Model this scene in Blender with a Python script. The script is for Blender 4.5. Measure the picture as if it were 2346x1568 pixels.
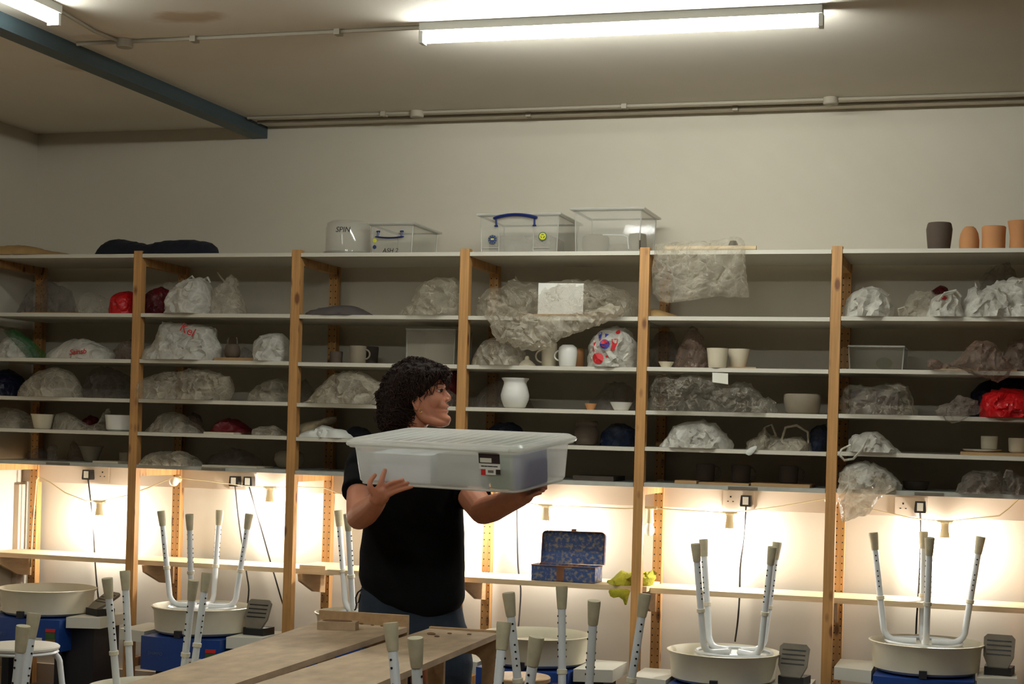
import bpy, bmesh, math, random
from mathutils import Vector, Matrix, noise, geometry
random.seed(7)
for o in list(bpy.data.objects): bpy.data.objects.remove(o)
scene = bpy.context.scene
COL = scene.collection
PI = math.pi

# ------------------------------------------------------------------ camera
# world: X along the shelf wall, Y into the wall (front face of the shelf posts is Y=0), Z up, metres
F, CXP, CYP = 3741.78, 1173.0, 982.16
YAW, PITCH, ROLL = 0.29308, 0.002357, 0.027138
CAM = Vector((4.1373, -7.1725, 1.4095))
_f = Vector((-math.sin(YAW)*math.cos(PITCH), math.cos(YAW)*math.cos(PITCH), math.sin(PITCH)))
_r0 = Vector((math.cos(YAW), math.sin(YAW), 0)); _u0 = _r0.cross(_f)
_r = _r0*math.cos(ROLL) + _u0*math.sin(ROLL); _u = _u0*math.cos(ROLL) - _r0*math.sin(ROLL)
cd = bpy.data.cameras.new('camera'); cam = bpy.data.objects.new('camera', cd); COL.objects.link(cam)
cam.matrix_world = Matrix(((_r.x, _u.x, -_f.x, CAM.x), (_r.y, _u.y, -_f.y, CAM.y), (_r.z, _u.z, -_f.z, CAM.z), (0, 0, 0, 1)))
cd.sensor_width = 36; cd.sensor_fit = 'HORIZONTAL'; cd.lens = F/2346*36; cd.shift_y = (CYP-784)/2346
cd.clip_start = .05; cd.clip_end = 60
scene.camera = cam

# ------------------------------------------------------------------ world, exposure
w = bpy.data.worlds.new('world'); scene.world = w; w.use_nodes = True
w.node_tree.nodes['Background'].inputs[0].default_value = (.02, .018, .015, 1)
w.node_tree.nodes['Background'].inputs[1].default_value = .3
vs = scene.view_settings
vs.view_transform = 'Standard'; vs.look = 'None'; vs.gamma = 1; vs.use_curve_mapping = False
vs.exposure = 0.0
cy_ = scene.cycles
cy_.max_bounces = 5; cy_.diffuse_bounces = 3; cy_.glossy_bounces = 2; cy_.transmission_bounces = 4; cy_.transparent_max_bounces = 10
cy_.caustics_reflective = False; cy_.caustics_refractive = False; cy_.sample_clamp_indirect = 4.0
TUBE_L = 106.0      # radiance of the fluorescent battens
BULB_L = 600.0     # radiance of the festoon bulbs
TUBE_C = (.96, 1.0, .945)
BULB_C = (1.0, .955, .89)

def ray(u, v): return _f + _r*((u-CXP)/F) + _u*((CYP-v)/F)
def at(u, v, Y):
    d = ray(u, v); return CAM + d*((Y-CAM.y)/d.y)
def atz(u, v, Z):
    d = ray(u, v); return CAM + d*((Z-CAM.z)/d.z)
def atd(u, v, D): return CAM + ray(u, v)*D
def ppm(p): return F/((Vector(p)-CAM).dot(_f))          # pixels per metre at a point

# ------------------------------------------------------------------ materials
def lin(c):
    return tuple(x/12.92 if x <= .04045 else ((x+.055)/1.055)**2.4 for x in c)
def rgb(r, g, b): return lin((r/255, g/255, b/255))
MATS = {}
def M(name, col, rough=.6, metal=0, spec=.5, var=0, vscale=8, stretch=(1, 1, 1), bump=0, bscale=60, emit=None, strength=0, col2=None, contrast=1):
    m = bpy.data.materials.new(name); m.use_nodes = True; nt = m.node_tree; N = nt.nodes; L = nt.links
    b = N['Principled BSDF']; b.inputs['Roughness'].default_value = rough; b.inputs['Metallic'].default_value = metal
    b.inputs['Specular IOR Level'].default_value = spec
    b.inputs['Base Color'].default_value = (*col, 1)
    if var or bump:
        tc = N.new('ShaderNodeTexCoord'); mp = N.new('ShaderNodeMapping'); mp.inputs['Scale'].default_value = stretch
        L.new(tc.outputs['Object'], mp.inputs['Vector'])
    if var:
        n = N.new('ShaderNodeTexNoise'); n.inputs['Scale'].default_value = vscale; n.inputs['Detail'].default_value = 6
        L.new(mp.outputs[0], n.inputs['Vector'])
        r = N.new('ShaderNodeValToRGB'); r.color_ramp.elements[0].position = .5-.25/contrast; r.color_ramp.elements[1].position = .5+.25/contrast
        c2 = col2 or tuple(x*(1-var) for x in col)
        r.color_ramp.elements[0].color = (*c2, 1); r.color_ramp.elements[1].color = (*(tuple(min(1, x*(1+var*.3)) for x in col) if not col2 else col), 1)
        L.new(n.outputs['Fac'], r.inputs['Fac']); L.new(r.outputs[0], b.inputs['Base Color'])
    if bump:
        n2 = N.new('ShaderNodeTexNoise'); n2.inputs['Scale'].default_value = bscale; n2.inputs['Detail'].default_value = 5
        L.new(mp.outputs[0], n2.inputs['Vector'])
        bp = N.new('ShaderNodeBump'); bp.inputs['Strength'].default_value = bump; bp.inputs['Distance'].default_value = .004
        L.new(n2.outputs['Fac'], bp.inputs['Height']); L.new(bp.outputs[0], b.inputs['Normal'])
    if emit:
        b.inputs['Emission Color'].default_value = (*emit, 1); b.inputs['Emission Strength'].default_value = strength
    MATS[name] = m
    return m
def film(name, col, op=.4, opvar=.35, rough=.3, scale=14, trans=.25):
    """crumpled plastic film: part of the light passes straight through, creases are whiter and denser"""
    m = bpy.data.materials.new(name); m.use_nodes = True; nt = m.node_tree; N = nt.nodes; L = nt.links
    b = N['Principled BSDF']; b.inputs['Roughness'].default_value = rough; b.inputs['Specular IOR Level'].default_value = .6
    out = N['Material Output']
    tc = N.new('ShaderNodeTexCoord')
    def noise_(sc, det, dist=0):
        n = N.new('ShaderNodeTexNoise'); n.inputs['Scale'].default_value = sc; n.inputs['Detail'].default_value = det; n.inputs['Distortion'].default_value = dist
        L.new(tc.outputs['Object'], n.inputs['Vector']); return n
    def mrange(src, a, b_, c, d):
        r = N.new('ShaderNodeMapRange'); r.inputs['From Min'].default_value = a; r.inputs['From Max'].default_value = b_
        r.inputs['To Min'].default_value = c; r.inputs['To Max'].default_value = d; L.new(src, r.inputs['Value']); return r.outputs[0]
    def math_(op_, a, b_):
        n = N.new('ShaderNodeMath'); n.operation = op_
        for i, x in enumerate((a, b_)):
            if isinstance(x, (int, float)): n.inputs[i].default_value = x
            else: L.new(x, n.inputs[i])
        return n.outputs[0]
    big = noise_(scale*.45, 2, .8)
    warp = noise_(scale*.5, 1)
    ad = N.new('ShaderNodeVectorMath'); ad.operation = 'MULTIPLY_ADD'; L.new(warp.outputs['Color'], ad.inputs[0]); ad.inputs[1].default_value = (.11, .11, .11)
    L.new(tc.outputs['Object'], ad.inputs[2])
    v1 = N.new('ShaderNodeTexVoronoi'); v1.feature = 'DISTANCE_TO_EDGE'; v1.inputs['Scale'].default_value = scale*.9; L.new(ad.outputs[0], v1.inputs['Vector'])
    v2 = N.new('ShaderNodeTexVoronoi'); v2.feature = 'DISTANCE_TO_EDGE'; v2.inputs['Scale'].default_value = scale*2.3; L.new(ad.outputs[0], v2.inputs['Vector'])
    fine = noise_(scale*2.2, 2, .6)
    crease = math_('ADD', mrange(v1.outputs['Distance'], 0, .07, .13, 0), mrange(v2.outputs['Distance'], 0, .10, .08, 0))
    base = mrange(big.outputs['Fac'], .36, .64, max(0, op-opvar/2), min(1, op+opvar/2))
    fac = math_('ADD', base, crease); fac.node.use_clamp = True
    b.inputs['Base Color'].default_value = (*col, 1)
    hgt = math_('ADD', math_('MULTIPLY', v1.outputs['Distance'], .9), math_('ADD', math_('MULTIPLY', v2.outputs['Distance'], .45), math_('MULTIPLY', fine.outputs['Fac'], .28)))
    bp = N.new('ShaderNodeBump'); bp.inputs['Strength'].default_value = 1.0; bp.inputs['Distance'].default_value = .022
    L.new(hgt, bp.inputs['Height']); L.new(bp.outputs[0], b.inputs['Normal'])
    tl = N.new('ShaderNodeBsdfTranslucent'); tl.inputs['Color'].default_value = (*col, 1); L.new(bp.outputs[0], tl.inputs['Normal'])
    mx = N.new('ShaderNodeMixShader'); mx.inputs[0].default_value = trans
    L.new(b.outputs[0], mx.inputs[1]); L.new(tl.outputs[0], mx.inputs[2])
    tr = N.new('ShaderNodeBsdfTransparent')
    mx2 = N.new('ShaderNodeMixShader'); L.new(fac, mx2.inputs[0])
    L.new(tr.outputs[0], mx2.inputs[1]); L.new(mx.outputs[0], mx2.inputs[2]); L.new(mx2.outputs[0], out.inputs['Surface'])
    MATS[name] = m
    return m
def clear(name, col, op=.22, rough=.08, bump=0):
    """clear rigid plastic: thin wall, mostly see-through, glossy"""
    m = bpy.data.materials.new(name); m.use_nodes = True; nt = m.node_tree; N = nt.nodes; L = nt.links
    b = N['Principled BSDF']; b.inputs['Roughness'].default_value = rough; b.inputs['Base Color'].default_value = (*col, 1)
    b.inputs['Specular IOR Level'].default_value = .8
    tr = N.new('ShaderNodeBsdfTransparent'); mx = N.new('ShaderNodeMixShader'); mx.inputs[0].default_value = op
    L.new(tr.outputs[0], mx.inputs[1]); L.new(b.outputs[0], mx.inputs[2]); L.new(mx.outputs[0], N['Material Output'].inputs['Surface'])
    MATS[name] = m
    return m

# ------------------------------------------------------------------ mesh builder
class MB:
    def __init__(s): s.v = []; s.f = []
    def add(s, vs, fs):
        o = len(s.v); s.v += [tuple(p) for p in vs]; s.f += [tuple(i+o for i in f) for f in fs]; return s
    def box(s, x0, x1, y0, y1, z0, z1):
        return s.add([(x0,y0,z0),(x1,y0,z0),(x1,y1,z0),(x0,y1,z0),(x0,y0,z1),(x1,y0,z1),(x1,y1,z1),(x0,y1,z1)],
                     [(0,3,2,1),(4,5,6,7),(0,1,5,4),(1,2,6,5),(2,3,7,6),(3,0,4,7)])
    def hexa(s, b, t):          # bottom quad, top quad (ccw from above)
        return s.add(list(b)+list(t), [(0,3,2,1),(4,5,6,7),(0,1,5,4),(1,2,6,5),(2,3,7,6),(3,0,4,7)])
    def prism(s, poly, axis, a, b):   # polygon of 2-tuples in the two other axes, extruded along axis
        n = len(poly)
        def mk(p, t): return {'x': (t, p[0], p[1]), 'y': (p[0], t, p[1]), 'z': (p[0], p[1], t)}[axis]
        vs = [mk(p, a) for p in poly]+[mk(p, b) for p in poly]
        return s.add(vs, [tuple(range(n))[::-1], tuple(range(n, 2*n))]+[(i, (i+1)%n, n+(i+1)%n, n+i) for i in range(n)])
    def lathe(s, prof, n=28, c=(0,0,0), cap0=True, cap1=True):
        o = []; fs = []; k = len(prof)
        for r, z in prof:
            for i in range(n):
                a = 2*PI*i/n; o.append((c[0]+r*math.cos(a), c[1]+r*math.sin(a), c[2]+z))
        for j in range(k-1):
            for i in range(n):
                fs.append((j*n+i, j*n+(i+1)%n, (j+1)*n+(i+1)%n, (j+1)*n+i))
        if cap0: fs.append(tuple(range(n))[::-1])
        if cap1: fs.append(tuple((k-1)*n+i for i in range(n)))
        return s.add(o, fs)
    def tube(s, path, r, n=10, cap=True, flat=1.0):
        path = [Vector(p) for p in path]; k = len(path)
        R = r if isinstance(r, (list, tuple)) else [r]*k
        t0 = (path[1]-path[0]).normalized()
        up = Vector((0,0,1)) if abs(t0.z) < .9 else Vector((1,0,0))
        nx = t0.cross(up).normalized(); o = []; fs = []
        for i in range(k):
            t = (path[min(i+1,k-1)]-path[max(i-1,0)]).normalized()
            nx = (nx - t*nx.dot(t)).normalized(); ny = t.cross(nx)
            for j in range(n):
                a = 2*PI*j/n; o.append(path[i]+nx*(R[i]*math.cos(a))+ny*(R[i]*flat*math.sin(a)))
        for i in range(k-1):
            for j in range(n): fs.append((i*n+j, i*n+(j+1)%n, (i+1)*n+(j+1)%n, (i+1)*n+j))
        if cap: fs += [tuple(range(n))[::-1], tuple((k-1)*n+j for j in range(n))]
        return s.add(o, fs)
    def sphere(s, c, r, n=16, m=10, sc=(1,1,1)):
        prof = [(max(1e-4, math.sin(PI*i/m))*r, -math.cos(PI*i/m)*r) for i in range(m+1)]
        t = MB().lathe(prof, n); t.v = [(c[0]+x*sc[0], c[1]+y*sc[1], c[2]+z*sc[2]) for x,y,z in t.v]
        return s.add(t.v, t.f)
    def mesh(s, name, mat, bevel=0, smooth=True, angle=.6):
        me = bpy.data.meshes.new(name)
        bm = bmesh.new(); vv = [bm.verts.new(p) for p in s.v]
        for f in s.f:
            try: bm.faces.new([vv[i] for i in f])
            except ValueError: pass
        if bevel:
            es = [e for e in bm.edges if len(e.link_faces) == 2 and e.calc_face_angle(0) > .7]
            bmesh.ops.bevel(bm, geom=es, offset=bevel, segments=2, profile=.7, affect='EDGES', clamp_overlap=True)
        bmesh.ops.recalc_face_normals(bm, faces=bm.faces)
        bm.to_mesh(me); bm.free()
        if smooth:
            me.shade_smooth(); me.set_sharp_from_angle(angle=angle)
        if mat is not None: me.materials.append(mat if not isinstance(mat, str) else MATS[mat])
        return me
    def obj(s, name, mat, parent=None, bevel=0, loc=None, rot=None, smooth=True, angle=.6, label=None):
        return link(name, s.mesh(name, mat, bevel, smooth, angle), parent, loc, rot, label)
def link(name, me, parent=None, loc=None, rot=None, label=None):
    o = bpy.data.objects.new(name, me); COL.objects.link(o)
    if parent is not None: o.parent = parent
    if loc is not None: o.location = loc
    if rot is not None: o.rotation_euler = rot
    if label: o['label'] = label
    return o
def tag(o, label, cat, group=None, kind=None):
    o['label'] = label; o['category'] = cat
    if group: o['group'] = group
    if kind: o['kind'] = kind
    return o
def thing(name, label, cat, loc=(0,0,0), rot=(0,0,0), group=None):
    o = bpy.data.objects.new(name, None); COL.objects.link(o); o.empty_display_size = .05
    o.location = loc; o.rotation_euler = rot
    return tag(o, label, cat, group)
def struct(o): o['kind'] = 'structure'; return o
def copy_tree(o, parent=None):
    c = o.copy(); COL.objects.link(c); c.parent = parent
    for ch in o.children: copy_tree(ch, c)
    return c
def text_mesh(body, size, mat, parent, name, loc, rot=(PI/2,0,0), extrude=.0003, align='CENTER', shear=0, spacing=1.0):
    cu = bpy.data.curves.new('lettering', 'FONT'); cu.body = body; cu.size = size; cu.extrude = extrude
    cu.align_x = align; cu.align_y = 'CENTER'; cu.shear = shear; cu.space_character = spacing; cu.resolution_u = 3
    t = bpy.data.objects.new('lettering', cu); COL.objects.link(t)
    bpy.context.view_layer.update()
    me = bpy.data.meshes.new_from_object(t.evaluated_get(bpy.context.evaluated_depsgraph_get()))
    bpy.data.objects.remove(t); bpy.data.curves.remove(cu)
    me.materials.clear(); me.materials.append(MATS[mat])
    return link(name, me, parent, loc, rot)

# ------------------------------------------------------------------ material set
M('wall_paint', rgb(206, 197, 179), .75, var=.05, vscale=2.5, bump=.05, bscale=90)
M('conduit_paint', rgb(168, 158, 140), .7)
M('ceiling_paint', rgb(232, 223, 208), .8, var=.07, vscale=1.5, bump=.04, bscale=60)
M('wall_far', rgb(120, 110, 96), .8)
M('floor_concrete', rgb(104, 86, 68), .7, var=.25, vscale=3)
M('beam_paint', rgb(64, 80, 86), .5, var=.15, vscale=6)
M('trunking', rgb(208, 190, 170), .45, var=.04, vscale=5)
M('white_plastic', rgb(222, 220, 208), .4)
M('melamine', rgb(214, 208, 192), .45, var=.05, vscale=6, bump=.05)
M('melamine_dusty', rgb(190, 190, 180), .6, var=.25, vscale=14)
M('pine', rgb(206, 148, 82), .55, var=.32, vscale=5, stretch=(14, 14, 1.1), bump=.1)
M('pine_x', rgb(220, 196, 158), .55, var=.22, vscale=5, stretch=(1.1, 14, 14), bump=.1)
M('ply', rgb(190, 156, 116), .6, var=.22, vscale=6, stretch=(9, 1.2, 9), bump=.12)
M('ply_dusty', rgb(196, 170, 138), .7, var=.3, vscale=7, stretch=(3, 1.5, 3), bump=.2)
M('ply_edge', rgb(128, 92, 58), .7, var=.3, vscale=12, stretch=(1, 1, 14))
M('leg_white', rgb(226, 230, 232), .38, var=.06, vscale=20)
M('rubber_tip', rgb(196, 186, 156), .75, var=.22, vscale=30)
M('pan_plastic', rgb(228, 220, 196), .45, var=.1, vscale=7)
M('wheel_blue', rgb(22, 62, 136), .4, var=.12, vscale=5)
M('dark_metal', rgb(28, 28, 36), .5)
M('black_plastic', rgb(20, 18, 18), .45)
M('cable_black', rgb(26, 22, 20), .5)
M('cable_cream', rgb(208, 190, 150), .6)
M('hole_dark', rgb(20, 12, 8), .9)
M('pedal_grey', rgb(120, 112, 98), .7, var=.25, vscale=12, bump=.3)
M('sticker_white', rgb(226, 224, 216), .5)
M('ink_black', rgb(18, 18, 22), .6)
M('ink_red', rgb(190, 28, 34), .6)
M('ink_blue', rgb(40, 52, 140), .6)
M('sticker_red', rgb(200, 40, 44), .5)
M('sticker_green', rgb(52, 84, 46), .5)
M('sticker_gold', rgb(120, 96, 50), .5)
M('sticker_navy', rgb(24, 44, 92), .5)
M('sticker_lime', rgb(206, 206, 40), .5)
M('handle_navy', rgb(18, 34, 92), .4)
M('print_dark', rgb(50, 32, 34), .5, var=.5, vscale=40)
M('tube_glow', (1, 1, 1), emit=TUBE_C, strength=TUBE_L)
M('tube_glow_dim', (1, 1, 1), emit=TUBE_C, strength=TUBE_L*.5)
M('bulb_glow', (1, 1, 1), emit=BULB_C, strength=BULB_L)
M('bulb_off', rgb(250, 244, 228), .25)
# ------------------------------------------------------------------ the room
ZC, YW, XL, XR, YB = 2.955, .53, -.91, 6.6, -9.2
def slab(name, mat, *a, **k): return struct(MB().box(*a).obj(name, mat, None, smooth=False))
slab('floor', 'floor_concrete', XL-.1, XR+.1, YB-.1, YW+.1, -.1, 0)
slab('ceiling', 'ceiling_paint', XL-.1, XR+.1, YB-.1, YW+.1, ZC, ZC+.1)
slab('wall_back', 'wall_paint', XL-.1, XR+.1, YW, YW+.12, 0, ZC)
slab('wall_left', 'wall_paint', XL-.12, XL, YB, YW, 0, ZC)
slab('wall_right', 'wall_far', XR, XR+.12, YB, YW, 0, ZC)
slab('wall_front', 'wall_far', XL, XR, YB-.12, YB, 0, ZC)
slab('baseboard_back', 'trunking', XL, XR, YW-.022, YW, 0, .10)
slab('baseboard_left', 'trunking', XL, XL+.02, YB, YW-.03, 0, .10)

# water stains on the ceiling: part of the ceiling's own paint
def add_stains(mat, spots):
    nt = mat.node_tree; N = nt.nodes; L = nt.links; b = N['Principled BSDF']
    src = b.inputs['Base Color'].links[0].from_socket
    geo = N.new('ShaderNodeNewGeometry')
    for (x, y, rx, ry, c, a) in spots:
        mp = N.new('ShaderNodeVectorMath'); mp.operation = 'SUBTRACT'; mp.inputs[1].default_value = (x, y, ZC)
        L.new(geo.outputs['Position'], mp.inputs[0])
        sc = N.new('ShaderNodeVectorMath'); sc.operation = 'MULTIPLY'; sc.inputs[1].default_value = (1/rx, 1/ry, 0)
        L.new(mp.outputs[0], sc.inputs[0])
        nz = N.new('ShaderNodeTexNoise'); nz.inputs['Scale'].default_value = 9; L.new(geo.outputs['Position'], nz.inputs['Vector'])
        ln = N.new('ShaderNodeVectorMath'); ln.operation = 'LENGTH'; L.new(sc.outputs[0], ln.inputs[0])
        ad = N.new('ShaderNodeMath'); ad.operation = 'MULTIPLY_ADD'; ad.inputs[1].default_value = 1.3
        L.new(nz.outputs['Fac'], ad.inputs[0]); L.new(ln.outputs['Value'], ad.inputs[2])
        mr = N.new('ShaderNodeMapRange'); mr.inputs['From Min'].default_value = 1.15; mr.inputs['From Max'].default_value = 1.7
        mr.inputs['To Min'].default_value = a; mr.inputs['To Max'].default_value = 0
        L.new(ad.outputs[0], mr.inputs['Value'])
        mx = N.new('ShaderNodeMix'); mx.data_type = 'RGBA'; L.new(mr.outputs[0], mx.inputs['Factor'])
        L.new(src, mx.inputs['A']); mx.inputs['B'].default_value = (*c, 1); src = mx.outputs['Result']
    L.new(src, b.inputs['Base Color'])
add_stains(MATS['ceiling_paint'], [(1.12, -1.60, .17, .10, rgb(168, 128, 72), .6), (.22, -.88, .10, .08, rgb(170, 134, 84), .4), (.62, -1.38, .12, .05, rgb(175, 140, 90), .3)])

# steel beam under the ceiling, running to the back wall
bm_ = MB().box(.365, .450, YB, YW, 2.955, 2.955-.012).box(.365, .450, YB, YW, 2.905, 2.893).box(.365, .450, YB, YW, 2.904, 2.944)
tag(bm_.obj('ceiling_beam', 'beam_paint', None, bevel=.002), 'blue-grey painted steel beam running under the ceiling to the back wall', 'beam')

# surface conduit on the ceiling
def conduit(name, label, path, r=.0075, clips=(), boxes=()):
    t = thing(name, label, 'conduit', path[0])
    o = Vector(path[0])
    MB().tube([Vector(p)-o for p in path], r, 8).obj('pipe', 'conduit_paint', t)
    for c in clips:
        c = Vector(c)-o; MB().box(c.x-.012, c.x+.012, c.y-.02, c.y+.02, c.z-.014, c.z+.012).obj('clip', 'conduit_paint', t, bevel=.003)
    for c in boxes:
        c = Vector(c)-o; MB().lathe([(.03, -.02), (.034, -.016), (.034, .012)], 18, tuple(c)).obj('junction_box', 'conduit_paint', t)
    return t
zc = ZC-.008
conduit('ceiling_conduit', 'thin conduit on the ceiling between the steel beam and the long lit tube lamp', [(.47, -1.315, zc), (1.2, -1.31, zc), (1.97, -1.312, zc)], clips=[(1.0, -1.31, zc), (1.62, -1.31, zc)], boxes=[(.69, -1.315, ZC-.012)])
conduit('ceiling_conduit', 'thin conduit on the ceiling branching towards the tube lamp in the corner of the picture', [(.67, -1.33, zc), (.66, -1.50, zc), (.70, -1.80, zc)])
conduit('ceiling_conduit', 'thin conduit along the back wall, upper of the pair in the ceiling corner', [(.47, .255, zc), (2.0, .26, zc), (XR, .27, zc)], clips=[(1.2, .257, zc), (2.4, .262, zc)], boxes=[(3.35, .264, ZC-.012), (1.37, .258, ZC-.012)])
conduit('ceiling_conduit', 'thin conduit along the back wall, lower of the pair in the ceiling corner', [(.47, .37, zc), (2.0, .385, zc), (XR, .40, zc)], clips=[(1.9, .385, zc), (2.9, .39, zc)])

# fluorescent battens
def batten(label, x0, y0, ang, ln=1.50, mat='tube_glow'):
    t = thing('tube_lamp', label, 'lamp', (x0, y0, ZC), (0, 0, ang), 'tube lamps on the ceiling')
    MB().box(-.005, ln+.005, -.030, .030, -.030, 0).obj('housing', 'white_plastic', t, bevel=.004)
    for x in (0, ln): MB().box(x-.008, x+.008, -.024, .024, -.075, -.028).obj('end_cap', 'white_plastic', t, bevel=.003)
    MB().tube([(.008, 0, -.052), (ln-.008, 0, -.052)], .0205, 16).obj('tube', mat, t, label='glowing white tube')
    return t
batten('long lit tube lamp on the ceiling in front of the shelves', 1.975, -1.325, .012)
batten('lit tube lamp at the ceiling corner, running towards the viewer beside the beam', .705, -1.85, -PI/2, mat='tube_glow_dim')
batten('lit tube lamp on the ceiling over the middle of the room', 1.975, -5.2, 0)
batten('lit tube lamp on the ceiling at the right-hand side of the room', 5.3, -3.6, -PI/2, mat='tube_glow_dim')

# ------------------------------------------------------------------ dado trunking with sockets
zt0, zt1 = 1.075, 1.19
struct(MB().box(XL, XR, YW-.055, YW, zt0, zt1).obj('trim_1', 'trunking', None, bevel=.004))
struct(MB().box(XL, XL+.03, .40, .46, .10, 1.06).obj('trim_2', 'trunking', None, bevel=.004))

# ------------------------------------------------------------------ pine materials with knots / peg holes
def pine(name, holes=False):
    m = M(name, rgb(202, 150, 90), .55, var=.36, vscale=4, stretch=(16, 16, 1.0), bump=.1)
    nt = m.node_tree; N = nt.nodes; L = nt.links; b = N['Principled BSDF']
    src = b.inputs['Base Color'].links[0].from_socket
    tc = N.new('ShaderNodeTexCoord')
    mp = N.new('ShaderNodeMapping'); mp.inputs['Scale'].default_value = (15, 15, 6.5); L.new(tc.outputs['Object'], mp.inputs[0])
    oi = N.new('ShaderNodeObjectInfo'); ml = N.new('ShaderNodeVectorMath'); ml.operation = 'ADD'
    sc = N.new('ShaderNodeMath'); sc.operation = 'MULTIPLY'; sc.inputs[1].default_value = 37; L.new(oi.outputs['Random'], sc.inputs[0])
    L.new(mp.outputs[0], ml.inputs[0]); L.new(sc.outputs[0], ml.inputs[1])
    v = N.new('ShaderNodeTexVoronoi'); v.inputs['Scale'].default_value = 1; L.new(ml.outputs[0], v.inputs['Vector'])
    mr = N.new('ShaderNodeMapRange'); mr.inputs['From Min'].default_value = .13; mr.inputs['From Max'].default_value = .24
    mr.inputs['To Min'].default_value = .85; mr.inputs['To Max'].default_value = 0
    L.new(v.outputs['Distance'], mr.inputs['Value'])
    mx = N.new('ShaderNodeMix'); mx.data_type = 'RGBA'; L.new(mr.outputs[0], mx.inputs['Factor']); L.new(src, mx.inputs['A'])
    mx.inputs['B'].default_value = (*rgb(96, 48, 22), 1); src = mx.outputs['Result']
    if holes:
        sp = N.new('ShaderNodeSeparateXYZ'); L.new(tc.outputs['Object'], sp.inputs[0])
        def math_(op, a, b_=None):
            n = N.new('ShaderNodeMath'); n.operation = op
            for i, x in enumerate((a, b_)):
                if x is None: continue
                if isinstance(x, (int, float)): n.inputs[i].default_value = x
                else: L.new(x, n.inputs[i])
            return n.outputs[0]
        zz = math_('SUBTRACT', math_('MODULO', sp.outputs['Z'], .032), .016)
        xx = math_('SUBTRACT', math_('ABSOLUTE', math_('SUBTRACT', sp.outputs['X'], .022)), .0135)
        d = math_('SQRT', math_('ADD', math_('MULTIPLY', zz, zz), math_('MULTIPLY', xx, xx)))
        hole = math_('LESS_THAN', d, .0032)
        m2 = N.new('ShaderNodeMix'); m2.data_type = 'RGBA'; L.new(hole, m2.inputs['Factor']); L.new(src, m2.inputs['A'])
        m2.inputs['B'].default_value = (*rgb(26, 14, 8), 1); src = m2.outputs['Result']
    L.new(src, b.inputs['Base Color'])
    return m
pine('pine_post'); pine('pine_peg', True)

# ------------------------------------------------------------------ shelving: uprights and boards
BAY = .85; PW = .044; SD = .50; LEV = (2.240, 1.946, 1.719, 1.524, 1.361, 1.200)
me_front = MB().box(0, PW, 0, PW, 0, 2.255).mesh('post', 'pine_post', .0025)
me_back = MB().box(0, PW, 0, PW, 0, 2.255).mesh('post', 'pine_peg', .0025)
me_rung = MB().box(.004, .040, 0, SD-2*PW, -.022, .022).mesh('rung', 'pine_post', .002)
where = ('by the left wall', 'left of the knotted white bags', 'right of the knotted white bags', 'just right of the person\'s face',
         'beside the hanging plastic sheet', 'left of the dark brown cup', 'at the right-hand edge of the picture')
for k, n in enumerate(range(-1, 6)):
    t = thing('shelf_upright', 'pine shelf upright with perforated rear post, %s' % where[k], 'upright', (n*BAY, 0, 0), group='pine uprights of the shelving')
    link('post', me_front, t, (0, 0, 0)); link('post', me_back, t, (0, SD-PW, 0))
    for z in (2.205, 1.165, .22): link('rung', me_rung, t, (0, PW, z))
ords = ('top', 'second', 'third', 'fourth', 'fifth', 'lowest')
bays = ('bay at the left edge of the picture', 'bay with the knotted white bags', 'bay with the round clear dome box on top',
        'bay with the two clear lidded boxes on top', 'bay with the hanging plastic sheet', 'bay with the terracotta cups on top')
me_board = MB().box(.004, BAY+.038-.002, -.001, SD, -.018, 0)
SHELF = {}
for b in range(-1, 5):
    x0 = b*BAY+PW+.002; x1 = (b+1)*BAY-.002
    for l, z in enumerate(LEV):
        dz = (0, .001, -.002, -.003, .0, .004)[b+1]*(1 if l else .4)
        mbb = MB().box(x0, x1, .0, SD, z-.018+dz, z+dz)
        mbb.box(x0-.022, x0, PW+.002, SD-PW-.002, z-.018+dz, z+dz); mbb.box(x1, x1+.022, PW+.002, SD-PW-.002, z-.018+dz, z+dz)
        o = mbb.obj('shelf_board', 'melamine' if l < 5 else 'melamine_dusty', None, bevel=.0015)
        tag(o, 'white shelf board, %s level of the %s' % (ords[l], bays[b+1]), 'shelf', 'white shelf boards')
        SHELF[(b, l+1)] = z+dz
# ------------------------------------------------------------------ wall ledge under the shelving, on plywood brackets
ZP = .715
def ledge(label, x0, x1, dz=0, y0=.14, y1=.44, mat='pine_x'):
    return tag(MB().box(x0, x1, y0, y1, ZP-.024+dz, ZP+dz).obj('ledge_plank', mat, None, bevel=.002), label, 'plank', 'ledge planks below the shelving')
ledge('long pale ledge plank behind the potter\'s wheels at the left', XL+.01, 1.03, 0, .17)
ledge('pale ledge plank carrying the open blue toolbox', 1.033, 2.60, .010, .10, .40)
ledge('pale ledge plank behind the two wheels at the right', 2.603, 4.30, 0, .17)
def offcut(label, u0, u1, v, Y0, Y1, z0, th=.018):
    p0, p1 = at(u0, v, Y0), at(u1, v, Y0)
    tag(MB().box(p0.x, p1.x, Y0, Y1, z0, z0+th).obj('offcut_board', 'pine_x', None, bevel=.0015), label, 'offcut')
offcut('short offcut board lying on the ledge left of the person', 686, 745, 1300, .18, .40, ZP+.0003)
offcut('short offcut board lying on the ledge under the end of the yellow-green cloth', 1470, 1530, 1345, .18, .40, ZP+.0003) if False else None
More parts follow.
